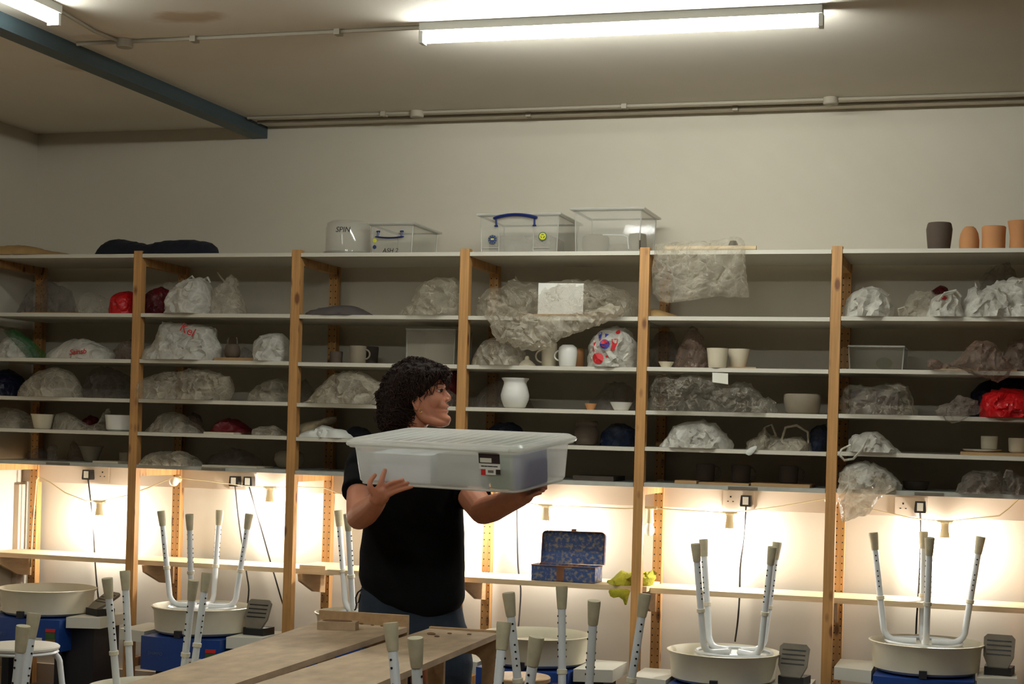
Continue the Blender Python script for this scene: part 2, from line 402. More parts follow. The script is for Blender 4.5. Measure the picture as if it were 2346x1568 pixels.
for n, w_ in zip(range(-1, 5), ('by the left wall', 'behind the wheel with the blue stickers', 'left of the person', 'right of the person', 'under the yellow-green cloth', 'behind the right-hand post pair')):
    x = n*BAY+.006
    z1 = ZP-.0245+(.010 if n == 2 else 0)
    o = MB().prism([(.15, z1), (SD-PW-.001, z1), (SD-PW-.001, z1-.115), (.33, z1-.10), (.16, z1-.035)], 'x', x, x+.018).obj('ledge_bracket', 'ply', None, bevel=.001)
    tag(o, 'triangular plywood bracket under the ledge %s' % w_, 'bracket', 'ledge brackets')

# ------------------------------------------------------------------ potter's wheels
def make_wheel(label, x, y, zr, pan_mat='pan_plastic', rot=0, stickers=True, rim=.240, trays=(.375, .375)):
    """zr = height of the splash pan rim"""
    t = thing('pottery_wheel', label, 'wheel', (x, y, 0), (0, 0, rot), 'potter\'s wheels along the shelving')
    zb = zr-.125
    b = MB()
    pts = []
    for i in range(-5, 6):                       # bowed front
        a = i/5; pts.append((a*.205, -.215-.035*(1-a*a)))
    pts += [(.205, .12), (.12, .24), (-.12, .24), (-.205, .12)]
    b.prism(pts, 'z', zb-.165, zb-.008)
    body = b.obj('body', 'wheel_blue', t, bevel=.006)
    # splash pan: hollow
    MB().lathe([(.205, zb), (.222, zb+.012), (.230, zb+.105), (rim, zb+.118), (rim+.003, zb+.125), (rim-.004, zb+.127), (.224, zb+.110), (.214, zb+.020), (.10, zb+.012), (.04, zb+.05), (.0004, zb+.05)], 48, cap1=False).obj('splash_pan', pan_mat, t)
    MB().box(-.016, .016, -.249, -.228, zb-.004, zb+.028).obj('pan_latch', 'dark_metal', t, bevel=.003)
    MB().lathe([(.05, zb+.049), (.05, zb+.070), (.14, zb+.072), (.148, zb+.074), (.148, zb+.086), (.144, zb+.089), (.0004, zb+.089)], 40, cap1=False).obj('wheel_head', 'pan_plastic', t)
    # side trays
    for s in (-1, 1):
        x0, x1 = (.215, trays[1]) if s > 0 else (-trays[0], -.215)
        MB().prism([(x0, -.17), (x1, -.12) if s > 0 else (x1, -.17), (x1, .16), (x0, .16)] if s > 0 else [(x0, -.12), (x1, -.17), (x1, .16), (x0, .16)], 'z', zb-.048, zb+.005).obj('side_tray', 'white_plastic', t, bevel=.008)
    # legs and motor housing
    for sx in (-1, 1):
        MB().box(sx*.15-.02, sx*.15+.02, -.13, -.09, 0, zb-.165).obj('leg', 'dark_metal', t, bevel=.003)
    MB().box(-.03, .03, .17, .21, 0, zb-.165).obj('leg', 'dark_metal', t, bevel=.003)
    MB().box(.14, .33, -.10, .14, .02, zb-.05).obj('motor_housing', 'dark_metal', t, bevel=.008)
    if stickers:
        def front(u): return -.215-.035*(1-(u/.205)**2)
        def label_box(u0, u1, z0, z1, mat, name, off=.0012):
            f0, f1 = front(u0), front(u1)
            return MB().hexa([(u0, f0-off, z0), (u1, f1-off, z0), (u1, f1+.001, z0), (u0, f0+.001, z0)], [(u0, f0-off, z1), (u1, f1-off, z1), (u1, f1+.001, z1), (u0, f0+.001, z1)]).obj(name, mat, t, smooth=False)
        label_box(.035, .125, zb-.132, zb-.095, 'sticker_white', 'sticker', .003)
        a = math.atan2(front(.125)-front(.035), .09)
        text_mesh('e.cerado', .021, 'ink_black', t, 'sticker_lettering', (.08, (front(.035)+front(.125))/2-.0040, zb-.113), (PI/2, 0, a))
        label_box(.142, .188, zb-.066, zb-.050, 'sticker_red', 'sticker', .003)
        label_box(.142, .188, zb-.100, zb-.068, 'sticker_green', 'sticker', .003)
        label_box(.142, .188, zb-.134, zb-.101, 'sticker_gold', 'sticker', .003)
        a = math.atan2(front(-.05)-front(-.17), .12)
        text_mesh('SHIMPO', .022, 'body_lettering', t, 'body_lettering', (-.115, front(-.115)-.0022, zb-.085), (PI/2, 0, a), spacing=1.15)
    return t
M('body_lettering', rgb(88, 104, 150), .5)
WH = {}
def wheel_at(key, label, u, v, zr, **k):
    p = atz(u, v, zr); WH[key] = (p.x, p.y, zr)
    return make_wheel(label, p.x, p.y, zr, **k)
wheel_at('a', 'blue potter\'s wheel with cream pan and no stool on it, at the left edge', 110, 1347, .560, trays=(.315, .375))
wheel_at('b', 'blue potter\'s wheel with cream pan holding an upturned stool, left of the person', 464, 1388, .535)
wheel_at('c', 'cream-panned potter\'s wheel half hidden behind the person', 838, 1404, .535, stickers=False, trays=(.345, .375))
wheel_at('d', 'empty cream-panned potter\'s wheel right of the person, behind the foreground stool legs', 1229, 1452, .530)
wheel_at('e', 'cream-panned potter\'s wheel with an upturned stool, below the yellow-green cloth end of the ledge', 1658, 1491, .500, stickers=False)
wheel_at('f', 'cream-panned potter\'s wheel with an upturned stool, at the right edge', 2122, 1470, .560, stickers=False)

# foot pedals parked on the side trays
def pedal(label, key, rz, tilt=.95, lx=.30, ly=-.02):
    x, y, zr = WH[key]; z = zr-.125+.0055; p = Vector((x+lx, y+ly, z))
    t = thing('foot_pedal', label, 'pedal', (p.x, p.y, z), (0, 0, rz), 'foot pedals on the wheel trays')
    MB().prism([(-.055, -.035), (.055, -.035), (.06, .06), (-.06, .06)], 'z', 0, .035).obj('base', 'black_plastic', t, bevel=.006)
    out = [(-.040, 0), (.040, 0), (.062, .05), (.064, .13), (.05, .145), (-.05, .145), (-.064, .13), (-.062, .05)]
    m = MB().prism(out, 'z', -.006, .006)
    m.obj('treadle', 'pedal_grey', t, bevel=.003, loc=(0, -.03, .030), rot=(tilt, 0, 0))
    m = MB()
    for i in range(4): m.box(-.05, .05, .055+.02*i, .060+.02*i, .006, .008)
    g = m.obj('grip_ridges', 'black_plastic', t, loc=(0, -.03, .030), rot=(tilt, 0, 0), smooth=False)
    return t
pedal('grey foot pedal lying on the tray of the left-edge wheel', 'a', -.5, .55)
pedal('grey foot pedal upright on the tray of the wheel left of the person', 'b', -.1, 1.15)
pedal('grey foot pedal upright on the tray between the two right-hand wheels', 'e', -.15, 1.2)
pedal('grey foot pedal upright on the tray at the right edge', 'f', -.1, 1.2)

# ------------------------------------------------------------------ stools
SH = .455
def leg_mesh():
    """one leg in the stool's frame, seat up, foot at z=0; along +X"""
    path = []
    top = SH-.030; bx = .158; fx = .205
    path.append((.03, 0, top)); path.append((.105, 0, top))
    for i in range(1, 7):
        a = i/6*PI/2; path.append((.105+.053*math.sin(a), 0, top-.053*(1-math.cos(a))))
    path.append((fx, 0, .02))
    return path
lp = leg_mesh()
low0 = Vector(lp[-2]); low1 = Vector(lp[-1])
def along(t): return low0.lerp(low1, t)
me_leg = MB().tube(lp, .0125, 12).mesh('leg', 'leg_white')
c0, c1 = along(.30), along(.345)
me_collar = MB().tube([c0, along(.305), along(.34), c1], [.0145, .0162, .0162, .0145], 12).mesh('collar', 'rubber_collar' if 'rubber_collar' in MATS else 'pan_plastic')
f0, f1 = along(.86), along(1.0)+Vector((.003, 0, -.02))
me_foot = MB().tube([f0, f0.lerp(f1, .12), f0.lerp(f1, .9), f1], [.0142, .0152, .0192, .0185], 14).mesh('rubber_foot', 'rubber_tip')
hm = MB()
tdir = (low1-low0).normalized()
for i in range(7):
    if i == 2: continue
    p = along(.80-.058*i); hm.tube([p+Vector((0, -.0138, 0)), p+Vector((0, .0138, 0))], .0031, 8)
me_holes = hm.mesh('adjustment_holes', 'hole_dark')
me_seat = MB().lathe([(.0004, SH-.020), (.145, SH-.020), (.155, SH-.014), (.157, SH-.006), (.150, SH), (.0004, SH+.001)], 36, cap0=False, cap1=False).mesh('seat', 'white_plastic')
me_ring = MB().lathe([(.148, SH-.034), (.154, SH-.028), (.148, SH-.020), (.142, SH-.028), (.148, SH-.034)], 32, cap0=False, cap1=False).mesh('seat_ring', 'leg_white')
def make_stool(label, x, y, zfeet, ang, inverted=True, group='upturned white stools', s=1.0):
    t = thing('white_stool', label, 'stool', (x, y, zfeet if inverted else 0), (PI if inverted else 0, 0, ang), group)
    t.scale = (s, s, s)
    link('seat', me_seat, t); link('seat_ring', me_ring, t)
    for i in range(4):
        l = link('leg', me_leg, t, None, (0, 0, i*PI/2))
        link('collar', me_collar, l); link('rubber_foot', me_foot, l)
        h = link('hole_row', me_holes, l); h['kind'] = 'stuff'
    return t
def stool_feet(label, feet, z, R=None, **k):
    """centre and turn of an upturned stool from where its feet are"""
    P = [atz(u, v, z) for u, v in feet]
    c = sum(P, Vector())/len(P)
    an = sorted(((p.x-c.x)+1j*(p.y-c.y) for p in P), key=lambda w: math.atan2(w.imag, w.real))
    a = sum(w*(1, -1j, -1, 1j)[i] for i, w in enumerate(an))/4          # best square through the four feet
    return make_stool(label, c.x, c.y, z, math.atan2(a.imag, a.real), s=abs(a)/.208, **k)      # flipped about X
for key, ang, dx, sc, lab in (('b', .15, 0, 1.06, 'in the cream pan of the wheel left of the person'), ('c', 1.32, .045, 1.12, 'half hidden behind the person'),
                              ('e', .86, .045, 1.09, 'in the pan right of the yellow-green cloth'), ('f', .10, -.01, 1.08, 'in the pan at the right edge')):
    x, y, zr = WH[key]; make_stool('upturned white stool '+lab, x+dx, y, zr-.0345+(SH+.001)*sc, ang, s=sc)
stool_feet('upturned white stool in front of the wheel left of the person, legs in the foreground', [(240, 1325), (298, 1310), (435, 1331), (475, 1311)], .865)
stool_feet('upturned white stool nearest the viewer, standing in front of the plywood tables', [(870, 1429), (960, 1458), (1166, 1426), (1236, 1462)], .95)
stool_feet('upturned white stool in the foreground in front of the empty wheel right of the person', [(1165, 1358), (1290, 1345), (1360, 1378), (1476, 1360)], .93)
p = atz(60, 1430, .865)
make_stool('upturned white stool cut off by the lower left corner of the picture', p.x-.18, p.y+.02, .865, -.30)
# upright stools
p = atz(50, 1478, .455); make_stool('low white stool standing upright in the lower left corner', p.x, p.y, 0, .5, False, None)
# pans of the front row of wheels, just below the picture's edge
p = atz(345, 1592, .47)
wheel2 = make_wheel('potter\'s wheel in the front row, only its pan rim showing at the lower left', p.x+.03, p.y, .50, stickers=False)
# round wooden bat on a low stand
p = atz(1189, 1548, .43)
t = thing('wooden_stool', 'round plywood seat of a low stool in front of the empty wheel', 'stool', (p.x, p.y, 0))
MB().lathe([(.12, .405), (.128, .410), (.128, .424), (.124, .428), (.0004, .428)], 40, cap1=False).obj('seat', 'ply', t)
for i in range(4):
    a = i*PI/2+.6; MB().tube([(.07*math.cos(a), .07*math.sin(a), .406), (.12*math.cos(a), .12*math.sin(a), 0)], .013, 10).obj('leg', 'leg_white', t)

# ------------------------------------------------------------------ plywood tables in the foreground
ZT = .75
def table(label, xl0, xl1, xr0, xr1, yf, yn, lip, zt=ZT):
    """xl0/xr0 at the far end yf, xl1/xr1 at the near end yn"""
    t = thing('plywood_table', label, 'table', ((xl0+xr0)/2, yf, 0)); o = Vector(t.location)
    def L(x, y, z): return (x-o.x, y-o.y, z)
    MB().hexa([L(xl1, yn, zt-.018), L(xr1, yn, zt-.018), L(xr0, yf, zt-.018), L(xl0, yf, zt-.018)], [L(xl1, yn, zt), L(xr1, yn, zt), L(xr0, yf, zt), L(xl0, yf, zt)]).obj('top', 'ply_dusty', t, bevel=.0015)
    MB().hexa([L(xl1, yn, zt-.0185), L(xr1, yn, zt-.0185), L(xr0, yf, zt-.0185), L(xl0, yf, zt-.0185)], [L(xl1, yn, zt-.0175), L(xr1, yn, zt-.0175), L(xr0, yf, zt-.0175), L(xl0, yf, zt-.0175)]) if False else None
    # end panels: a plate with a rounded rectangular cut-out, standing a little proud of the top
    def panel(y, x0, x1, lp):
        w = x1-x0; hx0, hx1, hz0, hz1, r = .055, w-.055, .10, zt-.075, .035
        outer = [(0, 0), (w, 0), (w, zt+lp), (0, zt+lp)]
        inner = []
        for cx, cz, a0 in ((hx1-r, hz0+r, -PI/2), (hx1-r, hz1-r, 0), (hx0+r, hz1-r, PI/2), (hx0+r, hz0+r, PI)):
            for i in range(5):
                a = a0+i*PI/8; inner.append((cx+r*math.cos(a), cz+r*math.sin(a)))
        ni = len(inner); pts = [Vector(p) for p in outer+inner]
        ed = [(i, (i+1) % 4) for i in range(4)]+[(4+i, 4+(i+1) % ni) for i in range(ni)]
        rv, re_, rf, *_ = geometry.delaunay_2d_cdt([p.to_2d() for p in pts], ed, [], 0, 1e-6)
        m = MB(); y0 = y-o.y; vs = []; fs = []
        keep = []
        for f in rf:
            c = sum((rv[i] for i in f), Vector((0, 0)))/len(f)
            ins = hx0 < c.x < hx1 and hz0 < c.y < hz1
            if ins:     # inside the cut-out?
                odd = False
                for i in range(ni):
                    a, b = inner[i], inner[(i+1) % ni]
                    if (a[1] > c.y) != (b[1] > c.y) and c.x < (b[0]-a[0])*(c.y-a[1])/(b[1]-a[1])+a[0]: odd = not odd
                if odd: continue
            if 0 <= c.x <= w and 0 <= c.y <= zt+lp: keep.append(f)
        n = len(rv)
        vs = [(x0-o.x+p.x, y0, p.y) for p in rv]+[(x0-o.x+p.x, y0+.018, p.y) for p in rv]
        fs = [tuple(f) for f in keep]+[tuple(i+n for i in reversed(f)) for f in keep]
        cnt = {}
        for f in keep:
            for i in range(len(f)):
                a, b = f[i], f[(i+1) % len(f)]; cnt.setdefault((min(a, b), max(a, b)), []).append((a, b))
        for e, l in cnt.items():
            if len(l) == 1: a, b = l[0]; fs.append((b, a, a+n, b+n))
        m.add(vs, fs).obj('end_panel', 'ply', t, smooth=False)
    panel(yf+.001, xl0, xr0, lip); panel(yn-.02, xl1, xr1, 0)
    MB().box(xl0-o.x+.04, xr0-o.x-.04, yn-o.y+.02, -.02, .12, .138).obj('shelf', 'ply', t)
    return t
table('plywood table with a raised end board, left of the two in the foreground', 1.925, 2.10, 2.245, 2.30, -2.05, -4.35, .038)
table('plywood table with the dark end panel, right of the two in the foreground', 2.322, 2.322, 2.565, 2.632, -2.05, -4.30, .006)
# wooden mould block and clay scraps on the left table
p = atz(775, 1441, ZT+.001)
t = thing('plaster_block', 'dusty wooden block with an oval hollow on the left plywood table', 'block', (p.x, p.y-.01, ZT+.0005), (0, 0, .29))
m = MB().prism([(-.062, -.03), (.062, -.03), (.068, .03), (-.056, .03)], 'z', 0, .026)
m.obj('block', 'ply_dusty', t, bevel=.003)
MB().lathe([(.0004, .0262), (.044, .0264), (.047, .0285), (.050, .0262)], 28, cap0=False, cap1=False).obj('hollow_rim', 'ply_edge', t).scale = (1, .42, 1)
for i, (u, v, s, w_) in enumerate(((828, 1431, .006, 'nearest the block'), (853, 1434, .005, 'second along from the block'), (875, 1436, .005, 'third along from the block'), (900, 1440, .006, 'nearest the table corner'))):
    p = atz(u, v, ZT); m = MB().sphere((0, 0, s*.35), s, 8, 6, (1.3, 1, .45)); o = m.obj('clay_crumb', 'ply_edge', None, loc=(p.x, p.y, ZT))
    tag(o, 'small dark clay crumb on the left plywood table, %s' % w_, 'clay crumb', 'clay crumbs on the left table')
for i, (u, v, s, w_) in enumerate(((988, 1455, .011, 'larger and nearest the corner'), (1001, 1460, .007, 'smaller, lying in front'), (1030, 1453, .006, 'lying along the raised edge'), (1075, 1455, .006, 'close to the right corner'))):
    p = atz(u, v, ZT); m = MB().sphere((0, 0, s*.3), s, 8, 6, (1.4, 1, .4)); o = m.obj('clay_crumb', 'ply_edge', None, loc=(p.x, p.y, ZT))
    tag(o, 'clay crumb on the right plywood table, %s' % w_, 'clay crumb', 'clay crumbs on the right table')
# ------------------------------------------------------------------ sockets, plugs and cords on the trunking
YT = YW-.055
def socket(label, u, v):
    p = at(u, v, YT); t = thing('wall_socket', label, 'socket', (p.x, YT, p.z))
    MB().box(-.073, .073, -.009, 0, -.043, .043).obj('plate', 'trunking', t, bevel=.004)
    for s in (-.036, .036):
        m = MB().box(s-.0035, s+.0035, -.0096, -.0085, .010, .018)
        m.box(s-.016, s-.008, -.0096, -.0085, -.010, -.006).box(s+.008, s+.016, -.0096, -.0085, -.010, -.006)
        m.obj('pin_slots', 'hole_dark', t, smooth=False)
    return t
socket('double socket plate on the trunking above the left-edge wheel', 223, 1088)
socket('double socket plate on the trunking carrying two plugs side by side', 558, 1104)
socket('double socket plate on the trunking right of the blue toolbox', 1692, 1146)
socket('double socket plate on the trunking at the right, above the upturned stool', 2088, 1162)
socket('double socket plate on the trunking hidden behind the person', 1170, 1132)
def plug(label, u, v, cord):
    p = at(u, v, YT-.010)
    t = thing('power_plug', label, 'plug', p, (0, 0, 0), 'power plugs on the trunking')
    b = MB().prism([(-.024, -.026), (.024, -.026), (.026, -.018), (.022, .026), (-.022, .026), (-.026, -.018)], 'y', -.042, 0).obj('plug_body', 'black_plastic', t, bevel=.005)
    MB().box(-.0135, .0135, -.0434, -.0415, -.017, .019).obj('plug_label', 'sticker_white', b, smooth=False)
    pts = [at(uu, vv, yy)-p for uu, vv, yy in cord]
    pts[0] = Vector((0, -.02, -.024))
    path = [pts[0]]
    for i in range(len(pts)-1):           # smooth the hanging cord
        p0 = pts[max(i-1, 0)]; p1 = pts[i]; p2 = pts[i+1]; p3 = pts[min(i+2, len(pts)-1)]
        for k in range(1, 5):
            s = k/4; path.append(.5*((2*p1)+(p2-p0)*s+(2*p0-5*p1+4*p2-p3)*s*s+(3*p1-p0-3*p2+p3)*s**3))
    MB().tube(path, .0042, 8).obj('cord', 'cable_black', t)
    return t
Yc = .462
plug('black plug with a cord above the left-edge wheel', 207, 1088, [(207, 1098, Yc), (213, 1200, Yc), (217, 1275, Yc), (221, 1330, .44), (228, 1400, .36), (232, 1470, .30), (236, 1560, .28)])
plug('black plug left of a pair, above the upturned stool left of the person', 543, 1103, [(543, 1113, Yc), (548, 1200, Yc), (557, 1262, Yc), (566, 1320, .45), (570, 1352, .42), (567, 1400, .38), (577, 1440, .30)])
plug('black plug right of a pair, above the upturned stool left of the person', 575, 1104, [(575, 1115, Yc), (598, 1210, Yc), (616, 1275, Yc), (632, 1330, .45), (650, 1390, .40), (672, 1440, .34)])
plug('black plug with a cord behind the upturned stool right of the toolbox', 1711, 1148, [(1709, 1160, Yc), (1704, 1230, Yc), (1696, 1300, Yc), (1694, 1370, Yc), (1690, 1425, .42), (1684, 1470, .34)])
plug('black plug with a cord above the right-edge wheel', 2109, 1162, [(2109, 1175, Yc), (2110, 1230, Yc), (2106, 1330, Yc), (2100, 1420, .42), (2098, 1480, .34)])
plug('black plug hidden by the person, its cord hanging left of the blue toolbox', 1187, 1134, [(1187, 1145, Yc), (1185, 1220, Yc), (1187, 1300, Yc), (1193, 1350, .44), (1190, 1410, .40), (1184, 1470, .32)])

# ------------------------------------------------------------------ festoon lights
Yf = .425
t = thing('festoon_lights', 'cream cable of festoon lights strung under the shelves, some bulbs lit', 'string lights', at(90, 1093, Yf))
fo = Vector(t.location)
cab = [(70, 1300), (76, 1200), (84, 1100), (90, 1093), (115, 1106), (150, 1130), (195, 1148), (228, 1150), (290, 1136), (340, 1118), (385, 1099), (405, 1095), (480, 1103), (560, 1114), (618, 1118), (680, 1116), (745, 1119),
       (830, 1150), (930, 1160), (1030, 1152), (1112, 1132), (1180, 1150), (1250, 1159), (1340, 1162), (1430, 1166), (1489, 1164), (1570, 1170), (1672, 1176), (1780, 1162), (1893, 1143), (2000, 1168), (2090, 1188), (2165, 1196), (2290, 1182), (2312, 1164), (2360, 1120)]
MB().tube([at(u, v, Yf)-fo for u, v in cab], .0034, 6).obj('cable', 'cable_cream', t)
BULBS = [(228, 1150, 1), (618, 1118, 1), (1035, 1152, 1), (1250, 1159, 1), (1489, 1164, 0), (1672, 1176, 1), (2165, 1196, 1)]
me_sock = MB().lathe([(.014, 0), (.021, -.004), (.017, -.012), (.0165, -.030), (.021, -.062), (.0215, -.072)], 16, cap0=True).mesh('lamp_holder', 'cable_cream')
me_tee = MB().tube([(-.034, 0, 0), (.034, 0, 0)], .0075, 8).mesh('cable_tee', 'cable_cream')
def bulb_mesh(mat): return MB().lathe([(.012, -.070), (.016, -.078), (.0235, -.094), (.0255, -.108), (.022, -.122), (.012, -.131), (.0004, -.133)], 12, cap0=False, cap1=False).mesh('bulb', mat)
me_on, me_off = bulb_mesh('bulb_glow'), bulb_mesh('bulb_off')
for u, v, on in BULBS:
    p = at(u, v, Yf)-fo
    h = link('lamp_holder', me_sock, t, p); link('cable_tee', me_tee, h); link('bulb', me_on if on else me_off, h)
for u, v in ((400, 1098), (1893, 1145)):                  # bulbs clipped to the posts, facing the room
    p = at(u, v, Yf)-fo
    h = link('lamp_holder', me_sock, t, p+Vector((.01, .02, 0)), (PI/2*-.92, 0, .25)); b = link('bulb', me_off, h); b.location = (0, 0, .02)

# ------------------------------------------------------------------ toolbox and cloth on the ledge
ZL = ZP+.0105
a = at(1217, 1332, .118); b = at(1362, 1341, .108); a.z = b.z = ZL
ang = math.atan2(b.y-a.y, b.x-a.x); wl = (b-a).length
def worn(name, col, col2):
    m = M(name, col, .45, var=.5, vscale=55, col2=col2, contrast=3.2, bump=.25, bscale=90)
    m.node_tree.nodes['Color Ramp'].color_ramp.elements[0].position = .36; m.node_tree.nodes['Color Ramp'].color_ramp.elements[1].position = .52
    return m
worn('toolbox_blue', rgb(48, 74, 124), rgb(134, 124, 116))
M('rust', rgb(120, 78, 52), .7, var=.4, vscale=20)
t = thing('toolbox', 'open blue metal toolbox with chipped paint on the ledge', 'toolbox', a, (0, 0, ang))
D_, H_ = .125, .072
m = MB(); tk = .003
m.box(0, wl, 0, D_, 0, tk).box(0, wl, 0, tk, 0, H_).box(0, wl, D_-tk, D_, 0, H_).box(0, tk, 0, D_, 0, H_).box(wl-tk, wl, 0, D_, 0, H_)
m.obj('tray', 'toolbox_blue', t, bevel=.0008)
MB().tube([(0, 0, H_), (wl, 0, H_), (wl, D_, H_), (0, D_, H_), (0, 0, H_)], .0035, 6).obj('rim', 'rust', t)
MB().box(wl*.40, wl*.52, -.002, .002, .004, H_-.002).obj('front_strap', 'rust', t)
lw = wl; lh = .150; r = .02
out = []
for cx, cz, a0 in ((lw-r, lh-r, 0), (r, lh-r, PI/2)):
    for i in range(6): out.append((cx+r*math.cos(a0+i*PI/10), cz+r*math.sin(a0+i*PI/10)))
out = [(lw, 0)]+out+[(0, 0)]
lid = MB().prism(out, 'y', 0, .004)
rimp = [(p[0], -.012, p[1]) for p in out]
lo = lid.obj('lid', 'toolbox_blue', t, bevel=.0008, loc=(.012, D_+.002, H_+.002), rot=(-.12, -.01, 0))
n_ = len(out); m = MB()
m.add([(p[0], 0, p[1]) for p in out]+[(p[0], -.022, p[1]) for p in out], [(i, i+1, n_+i+1, n_+i) for i in range(n_-1)])
m.obj('lid_flange', 'toolbox_blue', lo)
MB().tube([(p[0], -.022, p[1]) for p in out], .0022, 6).obj('lid_edge', 'rust', lo)
MB().box(lw/2-.012, lw/2+.012, -.022, -.017, lh-.002, lh+.012).obj('hasp', 'rust', lo)
MB().box(.02, wl*.55, .02, .05, H_-.012, H_-.006).obj('tool', 'leg_white', t, rot=(0, .02, .05))

# strips of worn label tape on the front edge of the lowest boards
for u0, u1, v, w_, b_ in ((106, 160, 1061, 'at the left edge', -1), (462, 516, 1077, 'left of the person', 0), (1668, 1736, 1120, 'right of the person', 3), (2095, 2162, 1134, 'at the right', 4)):
    z = SHELF[(b_, 6)]; a, b = at(u0, v, 0), at(u1, v, 0)
    tag(MB().box(a.x, b.x, -.0028, -.0008, z-.0155, z-.003).obj('label_tape', 'pedal_grey', None, smooth=False), 'worn grey label tape on the edge of the lowest shelf %s' % w_, 'tape', 'label tapes on the lowest shelves')
# ------------------------------------------------------------------ bags, wrapped pots and crockery on the shelves
film('film_clear', rgb(224, 214, 192), .20, .26, .24, 14, .3)
film('film_mid', rgb(222, 212, 192), .36, .34, .26, 13, .3)
film('film_white', rgb(232, 228, 216), .70, .26, .35, 11, .25)
film('film_grey', rgb(176, 164, 152), .34, .3, .26, 16, .3)
film('film_dark', rgb(128, 116, 108), .26, .28, .3, 13, .3)
film('film_bubble', rgb(214, 206, 190), .22, .3, .14, 26, .25)
film('film_brown', rgb(150, 124, 108), .46, .3, .35, 15, .3)
film('film_red', rgb(206, 16, 24), .92, .14, .4, 10, .2)
film('film_green', rgb(30, 110, 56), .42, .3, .3, 10)
film('film_navy', rgb(16, 22, 48), .93, .1, .4, 10)
film('film_blue', rgb(48, 66, 104), .6, .3, .4, 10)
film('film_maroon', rgb(110, 20, 30), .8, .2, .4, 10)
M('cloth_navy', rgb(14, 16, 30), .95, var=.3, vscale=10, bump=.5, bscale=120)
M('cloth_tan', rgb(186, 150, 96), .9, var=.25, vscale=14, bump=.4, bscale=120)
M('cloth_beige', rgb(176, 160, 130), .9, var=.25, vscale=14, bump=.4, bscale=120)
M('cloth_white', rgb(222, 222, 214), .9, var=.12, vscale=14, bump=.4, bscale=120)
M('cloth_grey', rgb(84, 76, 74), .95, var=.25, vscale=14, bump=.4, bscale=120)
M('cloth_yellow', rgb(168, 164, 44), .95, var=.35, vscale=16, bump=.6, bscale=140)
M('bisque', rgb(216, 204, 178), .7, var=.08, vscale=9)
M('glaze_white', rgb(232, 230, 222), .3, var=.05, vscale=9)
M('terracotta', rgb(202, 142, 92), .8, var=.14, vscale=10)
M('clay_brown', rgb(88, 74, 62), .85, var=.18, vscale=10)
M('clay_grey', rgb(136, 124, 106), .85, var=.18, vscale=10)
M('clay_dark', rgb(66, 56, 48), .85, var=.2, vscale=10)
M('card_white', rgb(220, 216, 200), .7)
M('board_ply', rgb(176, 140, 96), .7, var=.25, vscale=8, stretch=(1, 8, 8))

def in_poly(x, y, P):
    odd = False; n = len(P)
    for i in range(n):
        a, b = P[i], P[(i+1) % n]
        if (a[1] > y) != (b[1] > y) and x < (b[0]-a[0])*(y-a[1])/(b[1]-a[1])+a[0]: odd = not odd
    return odd
def seg_d(x, y, a, b):
    dx, dy = b[0]-a[0], b[1]-a[1]; l = dx*dx+dy*dy
    t = 0 if l == 0 else max(0, min(1, ((x-a[0])*dx+(y-a[1])*dy)/l))
    return math.hypot(x-a[0]-t*dx, y-a[1]-t*dy)
def smooth_poly(P, base, it=1):
    """round the outline a little (points flagged as base stay)"""
    for _ in range(it):
        Q, B = [], []; n = len(P)
        for i in range(n):
            a, b = P[i], P[(i+1) % n]; fa, fb = base[i], base[(i+1) % n]
            if fa and fb: Q += [a, b]; B += [True, True]
            else:
                Q += [(a[0]*.75+b[0]*.25, a[1]*.75+b[1]*.25), (a[0]*.25+b[0]*.75, a[1]*.25+b[1]*.75)]
                B += [False, False]
                if fa: Q.insert(-2, a); B.insert(-2, True)
                if fb: Q.append(b); B.append(True)
        R, RB = [], []
        for p, f in zip(Q, B):
            if R and math.hypot(p[0]-R[-1][0], p[1]-R[-1][1]) < 1e-6: continue
            R.append(p); RB.append(f)
        if math.hypot(R[0][0]-R[-1][0], R[0][1]-R[-1][1]) < 1e-6: R.pop(); RB.pop()
        P, base = R, RB
    return P, base
